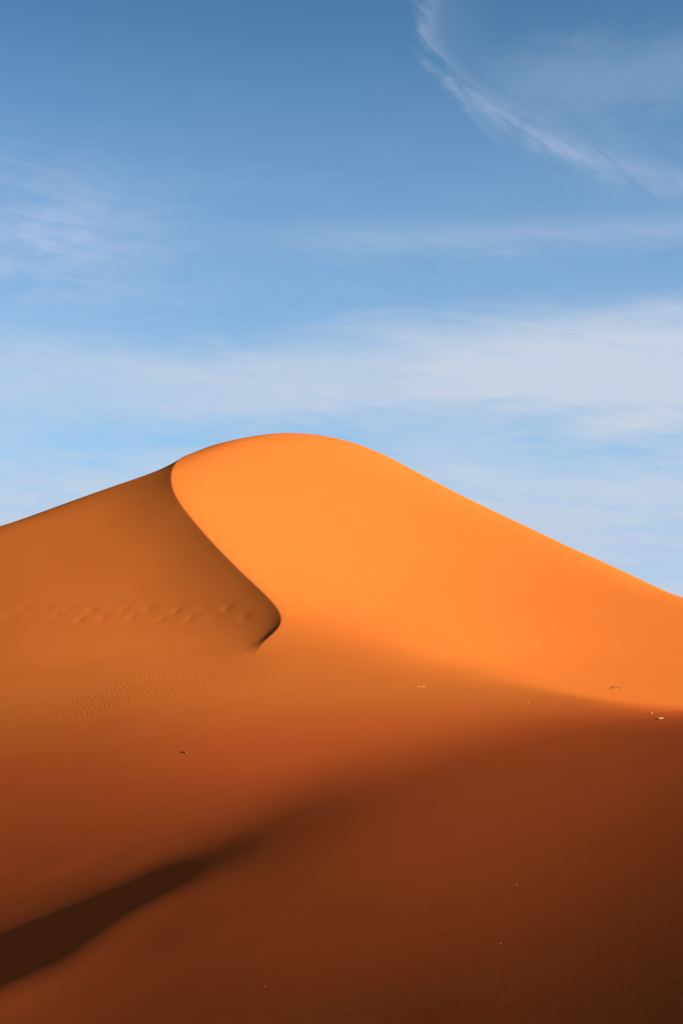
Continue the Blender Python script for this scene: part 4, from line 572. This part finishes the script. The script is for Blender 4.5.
def build_terrain():
    f = np.unique(np.concatenate([np.linspace(0, NR-1, 760), np.interp(np.arange(83, 94, .085), ROW_Y, np.arange(NR))]))
    ys = np.interp(f, np.arange(NR), ROW_Y); ys = ys[ys >= 3.7]
    near = 3.7 - np.cumsum(np.geomspace(.12, 9, 34)); far = ys[-1] + np.cumsum(np.geomspace(1.2, 26, 24))
    ys = np.concatenate([near[::-1], ys, far])
    core = np.concatenate([np.arange(-.300, 0, .00085), np.arange(0, .3901, .00085)])
    core[np.argmin(np.abs(core))] = 0.
    left = core[0] - np.cumsum(np.geomspace(.002, .35, 40)); right = core[-1] + np.cumsum(np.geomspace(.002, .35, 40))
    tau = np.concatenate([left[::-1], core, right])
    YY, TT = np.meshgrid(ys, tau, indexing='ij')
    XX = crest_x(np.maximum(YY, 3.6)) + TT*fan_width(YY)
    ZZ = height(XX.ravel(), YY.ravel()).reshape(XX.shape)
    nr, nc = XX.shape
    co = np.stack([XX, YY, ZZ], -1).reshape(-1, 3).astype(np.float32)
    # shading normals of the whole sheet (so that the two dunes meet without a seam)
    P = co.reshape(nr, nc, 3).astype(float)
    fn = np.cross(P[:-1, 1:]-P[:-1, :-1], P[1:, :-1]-P[:-1, :-1]) + np.cross(P[1:, :-1]-P[1:, 1:], P[:-1, 1:]-P[1:, 1:])
    fn /= np.linalg.norm(fn, axis=-1, keepdims=True)
    vn = np.zeros((nr, nc, 3)); vn[:-1, :-1] += fn; vn[1:, :-1] += fn; vn[:-1, 1:] += fn; vn[1:, 1:] += fn
    vn /= np.linalg.norm(vn, axis=-1, keepdims=True); vn = vn.reshape(-1, 3)
    i, j = np.meshgrid(np.arange(nr-1), np.arange(nc-1), indexing='ij')
    a = (i*nc+j).ravel(); quads = np.stack([a, a+1, a+nc+1, a+nc], 1)
    cx = (XX[:-1, :-1]+XX[1:, 1:]).ravel()/2; cy = (YY[:-1, :-1]+YY[1:, 1:]).ravel()/2
    # the trough between the dune the camera stands on and the big dune beyond
    trough = np.interp(cx, [-400, -11, -5, 0, 5, 10, 16, 400], [TROUGH[0], TROUGH[0], TROUGH[1], TROUGH[2], TROUGH[3], TROUGH[4], TROUGH[5], TROUGH[5]])
    for name, sel in (('foreground_dune', cy <= trough), ('dune', cy > trough)):
        q = quads[sel]; used, inv = np.unique(q, return_inverse=True); q = inv.reshape(-1, 4)
        me = bpy.data.meshes.new(name)
        me.vertices.add(len(used)); me.vertices.foreach_set('co', co[used].ravel())
        me.loops.add(q.size); me.loops.foreach_set('vertex_index', q.ravel().astype(np.int32))
        me.polygons.add(len(q)); me.polygons.foreach_set('loop_start', np.arange(0, q.size, 4, dtype=np.int32))
        me.update(calc_edges=True); me.validate()
        me.polygons.foreach_set('use_smooth', np.ones(len(me.polygons), bool))
        me.normals_split_custom_set_from_vertices(vn[used].astype(np.float32))
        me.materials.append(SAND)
        o = bpy.data.objects.new(name, me); C.objects.link(o); o['kind'] = 'structure'
        o['label'] = ('large orange sand dune with a sharp curving crest line' if name == 'dune'
                      else 'dim reddish sand slope in the foreground falling into shade')
TROUGH = [44, 45, 45, 46, 47, 49]
build_terrain()

def build_ground():
    n = 120; s = np.sign(np.linspace(-1, 1, n))*np.abs(np.linspace(-1, 1, n))**2.2*9000
    X, Y = np.meshgrid(s, s, indexing='ij'); r = np.hypot(X, Y)
    Z = -19 + 5*np.sin(X*.006+1)*np.cos(Y*.007)*smooth(300, 900, r) + 2*np.sin(X*.017+Y*.013)*smooth(300, 900, r)
    v = np.stack([X, Y, Z], -1).reshape(-1, 3)
    fs = [(i*n+j, (i+1)*n+j, (i+1)*n+j+1, i*n+j+1) for i in range(n-1) for j in range(n-1)]
    me = bpy.data.meshes.new('desert_ground'); me.from_pydata(v.tolist(), [], fs); me.update()
    for p in me.polygons: p.use_smooth = True
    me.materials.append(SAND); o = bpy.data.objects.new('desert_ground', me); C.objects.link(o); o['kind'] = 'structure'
build_ground()

# ------------------------------------------------------------------ small things lying on the sand
import bmesh
STONE = plain_material('pale_stone', (.47, .28, .135), (.36, .19, .08), 14., 1.0, .004)
PEBBLE = plain_material('pebble', (.30, .105, .034), (.23, .075, .022), 40., .85, .002)
WOOD = plain_material('dry_wood', (.30, .15, .065), (.17, .08, .03), 30., .9, .002)
STRAW = plain_material('straw', (.74, .40, .17), (.62, .31, .12), 30., .8, .001)

def ground_frame(x, y):
    e = .05; h = lambda a, b: float(height(np.array([a]), np.array([b]))[0])
    z = h(x, y); n = Vector((-(h(x+e, y)-h(x-e, y))/(2*e), -(h(x, y+e)-h(x, y-e))/(2*e), 1)).normalized()
    return Vector((x, y, z)), n

def link(name, bm, mat, parent=None):
    me = bpy.data.meshes.new(name); bm.to_mesh(me); bm.free()
    for p in me.polygons: p.use_smooth = True
    me.materials.append(mat); o = bpy.data.objects.new(name, me); C.objects.link(o)
    if parent: o.parent = parent
    return o

def stone_bm(size, seed, lumps=.16):
    r = random.Random(seed); bm = bmesh.new(); bmesh.ops.create_icosphere(bm, subdivisions=3, radius=1)
    ks = [(Vector((r.gauss(0, 1), r.gauss(0, 1), r.gauss(0, 1))).normalized(), r.uniform(.62, .9)) for _ in range(9)]
    for v in bm.verts:
        d = v.co.normalized(); m = 1.
        for k, c in ks:                                   # flat broken facets
            q = d.dot(k)
            if q > 0: m = min(m, c/max(q, 1e-3))
        m *= 1 + lumps*.3*math.sin(5*d.x+seed)*math.sin(4*d.y+2)*math.sin(6*d.z)
        v.co = Vector((d.x*size[0], d.y*size[1], d.z*size[2]))*m
    return bm

def put(o, x, y, rz, sink=0., lean=0.):
    p, n = ground_frame(x, y); q = Matrix.Rotation(lean, 3, 'Y').to_quaternion() @ Vector((0, 0, 1)).rotation_difference(n) @ Matrix.Rotation(rz, 3, 'Z').to_quaternion()
    o.rotation_mode = 'QUATERNION'; o.rotation_quaternion = q; o.location = p - n*sink

def tag(o, label, cat, group=None):
    o['label'] = label; o['category'] = cat
    if group: o['group'] = group

def stem_bm(pts, r0, r1, sides=7):
    bm = bmesh.new(); rings = []; pts = [Vector(p) for p in pts]; n = len(pts)
    for i, p in enumerate(pts):
        t = (pts[min(i+1, n-1)]-pts[max(i-1, 0)]).normalized(); a = t.cross(Vector((0, 0, 1)))
        a = a.normalized() if a.length > 1e-4 else Vector((1, 0, 0)); b = t.cross(a)
        rad = r0+(r1-r0)*i/(n-1); rad *= 1+.12*math.sin(i*2.3)
        rings.append([bm.verts.new(p+(a*math.cos(2*math.pi*k/sides)+b*math.sin(2*math.pi*k/sides))*rad) for k in range(sides)])
    for A, B in zip(rings, rings[1:]):
        for k in range(sides): bm.faces.new((A[k], A[(k+1) % sides], B[(k+1) % sides], B[k]))
    bm.faces.new(rings[0][::-1]); bm.faces.new(rings[-1]); bmesh.ops.recalc_face_normals(bm, faces=bm.faces)
    return bm

o = link('pale_stone', stone_bm((.125, .085, .024), 4), STONE); put(o, 6.97, 33.68, R(5), .002, R(14))
tag(o, 'largest pale cream stone, flat and sunlit on the shaded ridge by the right edge', 'stone')
o = link('pale_stone', stone_bm((.050, .035, .026), 9), STONE); put(o, 7.32, 36.47, R(40), .008)
tag(o, 'small pale stone just above left of the big cream stone on the ridge', 'stone')

b = link('dry_branch', stem_bm([(-.30, 0, .035), (-.18, .02, .10), (-.04, .01, .13), (.10, -.01, .11), (.22, .0, .06), (.31, .02, .10)], .022, .010), WOOD)
put(b, 11.84, 66.21, R(-6), .0)
link('side_twig', stem_bm([(-.16, .02, .10), (-.22, .10, .13), (-.31, .16, .12)], .011, .004), WOOD, b)
link('side_twig', stem_bm([(.10, -.01, .11), (.17, -.08, .13), (.27, -.13, .05)], .011, .004), WOOD, b)
tag(b, 'crooked dry branch lying low on the bright slope above the right ridge', 'branch')

o = link('dry_straw', stem_bm([(-.20, 0, .01), (-.08, .015, .012), (.05, .01, .012), (.19, -.02, .008)], .008, .005), STRAW); put(o, 3.04, 59.58, R(2))
tag(o, 'straight pale straw lying level on the middle sand below the bright face', 'straw')
o = link('dry_straw', stem_bm([(-.13, .26, .004), (-.08, .12, .010), (-.01, .0, .012), (.06, -.14, .010), (.09, -.28, .004)], .011, .006), STRAW); put(o, -5.04, 49.79, 0.)
tag(o, 'short curved dry straw on the dim left slope above the dark shadow wedge', 'straw')

for (x, y), s, seed, lab in (
    ((-0.82, 16.75), .016, 21, 'tiny pale pebble near the bottom edge, left of centre on dim foreground sand'),
    ((1.14, 21.36), .017, 22, 'tiny pale pebble on dim foreground sand, farthest from the bottom edge of its centre'),
    ((2.34, 20.88), .014, 23, 'tiny reddish pebble on the darker right side of the foreground slope'),
    ((1.13, 11.18), .010, 25, 'smallest pebble, low on the dark sand right of the bottom centre'),
    ((5.86, 48.44), .065, 26, 'dull brown pebble lying midway along the line under the bright slope')):
    o = link('pebble', stone_bm((s*1.15, s*.95, s*.7), seed), PEBBLE); put(o, x, y, seed, s*.2)
    tag(o, lab, 'pebble', 'pebbles scattered on the sand')


# ------------------------------------------------------------------ light
EL, AZ = 20, 20
sun_dir = Vector((math.cos(R(EL))*math.cos(R(AZ)), -math.cos(R(EL))*math.sin(R(AZ)), math.sin(R(EL))))
L = bpy.data.lights.new('sun', 'SUN'); L.energy = 5.0; L.angle = R(.5); L.color = (1, .965, .88)
lo = bpy.data.objects.new('sun', L); lo.rotation_euler = sun_dir.to_track_quat('Z', 'Y').to_euler(); lo.location = (60, -20, 60); C.objects.link(lo)

def build_world():
    w = bpy.data.worlds.new('World'); SC.world = w; w.use_nodes = True; nt = w.node_tree; nt.nodes.clear(); g = G(nt)
    out = g.n('ShaderNodeOutputWorld'); bg = g.n('ShaderNodeBackground'); nt.links.new(bg.outputs[0], out.inputs[0])
    bg.inputs[1].default_value = SKY_STRENGTH
    sky = g.n('ShaderNodeTexSky', sky_type='NISHITA'); sky.sun_disc = False
    sky.sun_elevation = R(EL); sky.sun_rotation = R(90+AZ)
    sky.air_density = .8; sky.dust_density = .05; sky.ozone_density = 4.5; sky.altitude = 0
    tc = g.n('ShaderNodeTexCoord'); D = tc.outputs['Generated']
    sep = g.n('ShaderNodeSeparateXYZ'); nt.links.new(D, sep.inputs[0]); x, y, z = sep.outputs
    az = g.mul(g.m('ARCTAN2', x, y), 57.29578)          # degrees clockwise from straight ahead
    el = g.mul(g.m('ARCSINE', z, 0.), 57.29578)
    # coordinates in a high flat cloud sheet: streaks flatten towards the horizon by themselves
    zz = g.m('MAXIMUM', g.add(z, .06), .02)
    cx, cy = g.div(x, zz), g.div(y, zz)
    # deepen the blue towards the zenith a little
    gm = g.n('ShaderNodeGamma'); gm.inputs[1].default_value = 1.18; nt.links.new(sky.outputs[0], gm.inputs[0])
    tint = g.n('ShaderNodeMix', data_type='RGBA', blend_type='MULTIPLY'); tint.inputs[0].default_value = 1.0
    nt.links.new(gm.outputs[0], tint.inputs[6]); tint.inputs[7].default_value = (.83, 1.04, .84, 1)
    deep = g.n('ShaderNodeVectorMath', operation='SCALE'); nt.links.new(tint.outputs[2], deep.inputs[0])
    g.put(deep.inputs['Scale'], g.ramp(el, 17., 60., 1.0, .28)); col = deep.outputs[0]
    def over(col, fac, rgb):
        mx = g.n('ShaderNodeMix', data_type='RGBA'); g.put(mx.inputs[0], g.m('MINIMUM', g.m('MAXIMUM', fac, 0.), .96)); nt.links.new(col, mx.inputs[6])
        mx.inputs[7].default_value = (*rgb, 1); return mx.outputs[2]
    # noise stretched along the horizon and tilted slightly, in degrees of sky
    slant = g.add(el, g.mul(az, .05))
    broad = g.noise(g.xyz(g.mul(az, .075), g.mul(slant, .26), 3.), 1., 5, .55, .3)
    fine = g.noise(g.xyz(g.mul(az, .20), g.mul(slant, 1.05), 9.), 1., 6, .62, .5)
    silk = g.noise(g.xyz(g.mul(az, .30), g.mul(g.add(el, g.mul(az, .16)), 2.2), 20.), 1., 5, .6, .4)
    wisp = g.noise(g.xyz(g.mul(g.add(az, g.mul(el, .9)), .22), g.mul(g.sub(el, g.mul(az, .28)), .62), 5.), 1., 7, .66, .9)
    strand0 = g.noise(g.xyz(g.mul(az, .16), g.mul(g.add(el, g.mul(az, -.10)), .8), 51.), 1., 7, .66, .8)
    elw = g.add(el, g.add(g.mul(g.sub(broad, .5), 3.4), g.mul(g.sub(fine, .5), 1.9)))
    front = g.ramp(g.m('ABSOLUTE', az), 55., 16.)       # the weather lies ahead; the rest of the sky is clearer
    VEIL = (2.55, 3.6, 5.35); WHITE = (3.85, 4.32, 5.05)
    # thin haze that whitens the lower sky
    hz = g.add(g.mul(g.ramp(el, 27., 10.), .50), g.mul(g.ramp(el, 10., 5.), .42))
    hz = g.mul(hz, g.add(.62, g.mul(fine, .76)))
    col = over(col, g.mul(hz, g.add(.35, g.mul(front, .65))), VEIL)
    # the broad white band
    bandm = g.mul(g.ramp(elw, 8.8, 10.7), g.ramp(elw, g.add(13.9, g.ramp(az, -3., 6., 0., .9)), 12.0))
    op = g.add(g.add(.56, g.ramp(az, -12., 0., 0., .22)), g.ramp(az, 0., 7., 0., .30))
    op = g.mul(op, g.add(.20, g.add(g.mul(broad, .35), g.add(g.mul(silk, .55), g.mul(strand0, .62)))))
    col = over(col, g.mul(g.mul(bandm, op), front), WHITE)
    col = over(col, g.mul(g.mul(g.ramp(el, 10.5, 6.), g.add(.2, g.mul(fine, .6))), front), (3.65, 4.2, 5.0))
    # pale streaks under it
    low = g.mul(g.ramp(el, 10., 7.8), g.ramp(g.add(g.mul(fine, .55), g.mul(silk, .45)), .38, .62))
    col = over(col, g.mul(g.mul(low, .6), front), (3.7, 4.3, 5.1))
    st = g.mul(g.bell(g.add(elw, g.mul(az, .20)), 9.2, 1.0), g.ramp(az, 0., 4.))
    col = over(col, g.mul(g.mul(st, .38), front), WHITE)
    # wisps on the left
    lw = g.mul(g.mul(g.ramp(az, -2.5, -12.), g.bell(g.add(el, g.mul(g.sub(broad, .5), 3.)), 16.4, 2.5)), g.ramp(g.add(g.mul(wisp, .62), g.mul(silk, .38)), 0.26, .74))
    col = over(col, g.mul(lw, .68), (3.5, 4.0, 5.3))
    # faint long streak across the middle right
    ms = g.mul(g.mul(g.bell(g.add(el, g.mul(g.sub(fine, .5), 1.2)), 16.75, .55), g.ramp(az, -7., 3.)), g.add(.4, g.mul(silk, 1.2)))
    col = over(col, g.mul(g.mul(ms, .22), front), WHITE)
    # the hooked plume of cirrus on the right: its centre line and half width as curves over elevation
    along = g.add(g.mul(el, .8), g.mul(az, -.55)); across = g.add(g.mul(az, .62), g.mul(el, .78))
    strand = g.noise(g.xyz(g.mul(along, .22), g.mul(across, 1.3), 31.), 1., 7, .64, 1.1)
    puff = g.noise(g.xyz(g.mul(az, .55), g.mul(el, .55), 40.), 1., 5, .6, .6)
    jag = g.add(g.mul(g.sub(strand, .5), 2.0), g.mul(g.sub(puff, .5), 1.7))
    e = g.div(g.sub(g.add(el, g.mul(g.sub(fine, .5), .5)), 17.5), 9.)
    pts = [(12.97, 18.04), (10.65, 18.68), (9.53, 19.10), (8.03, 19.77), (6.90, 20.48), (5.83, 21.26), (4.80, 21.92), (3.72, 22.78), (3.26, 23.58), (3.19, 24.26), (3.27, 25.10), (3.5, 26.2)]
    cen = g.mul(g.curve(e, [(0., 1.0)] + [((b-17.5)/9., a/15.) for a, b in pts]), 15.)
    wid = g.mul(g.curve(e, [(0., 1.0), (.06, .95), (.13, .62), (.24, .36), (.35, .28), (.5, .2), (.65, .17), (1., .16)]), 3.3)
    d = g.div(g.sub(g.add(az, jag), cen), wid)
    # crisp on its lower left side, feathering away to the upper right
    pl = g.add(g.mul(g.ramp(d, -1.3, .45), g.ramp(d, 2.2, .1)), g.mul(g.mul(g.ramp(d, -.6, .8), g.ramp(d, 7., .6)), .42))
    pl = g.mul(pl, g.mul(g.ramp(e, -.03, .06), g.ramp(g.add(g.mul(strand, .6), g.mul(puff, .4)), .30, .66)))
    pl = g.mul(pl, g.add(.62, g.mul(g.bell(el, 19.9, .9), .35)))
    col = over(col, g.mul(g.mul(pl, .46), g.ramp(az, 16., 12.6)), (3.2, 3.7, 4.8))
    fe = g.mul(g.mul(g.bell(g.add(el, g.mul(g.sub(wisp, .5), 3.)), 22.2, 1.3), g.ramp(az, 4.5, 8.5)), .26)
    col = over(col, g.mul(fe, front), (2.7, 3.4, 4.5))
    nt.links.new(col, bg.inputs[0])
SKY_STRENGTH = .05
build_world()

# ------------------------------------------------------------------ camera
cam = bpy.data.cameras.new('camera'); co_ = bpy.data.objects.new('camera', cam); C.objects.link(co_); SC.camera = co_
cam.sensor_fit = 'VERTICAL'; cam.sensor_height = 36; cam.lens = 36*1530/1024; cam.clip_start = .1; cam.clip_end = 20000
co_.location = (0, 0, 0); co_.rotation_euler = (R(90+6.63595), 0, 0)

SC.view_settings.view_transform = 'Standard'; SC.view_settings.look = 'None'
SC.view_settings.exposure = 1.6; SC.view_settings.gamma = 1; SC.view_settings.use_curve_mapping = False
SC.cycles.max_bounces = 6; SC.cycles.diffuse_bounces = 4
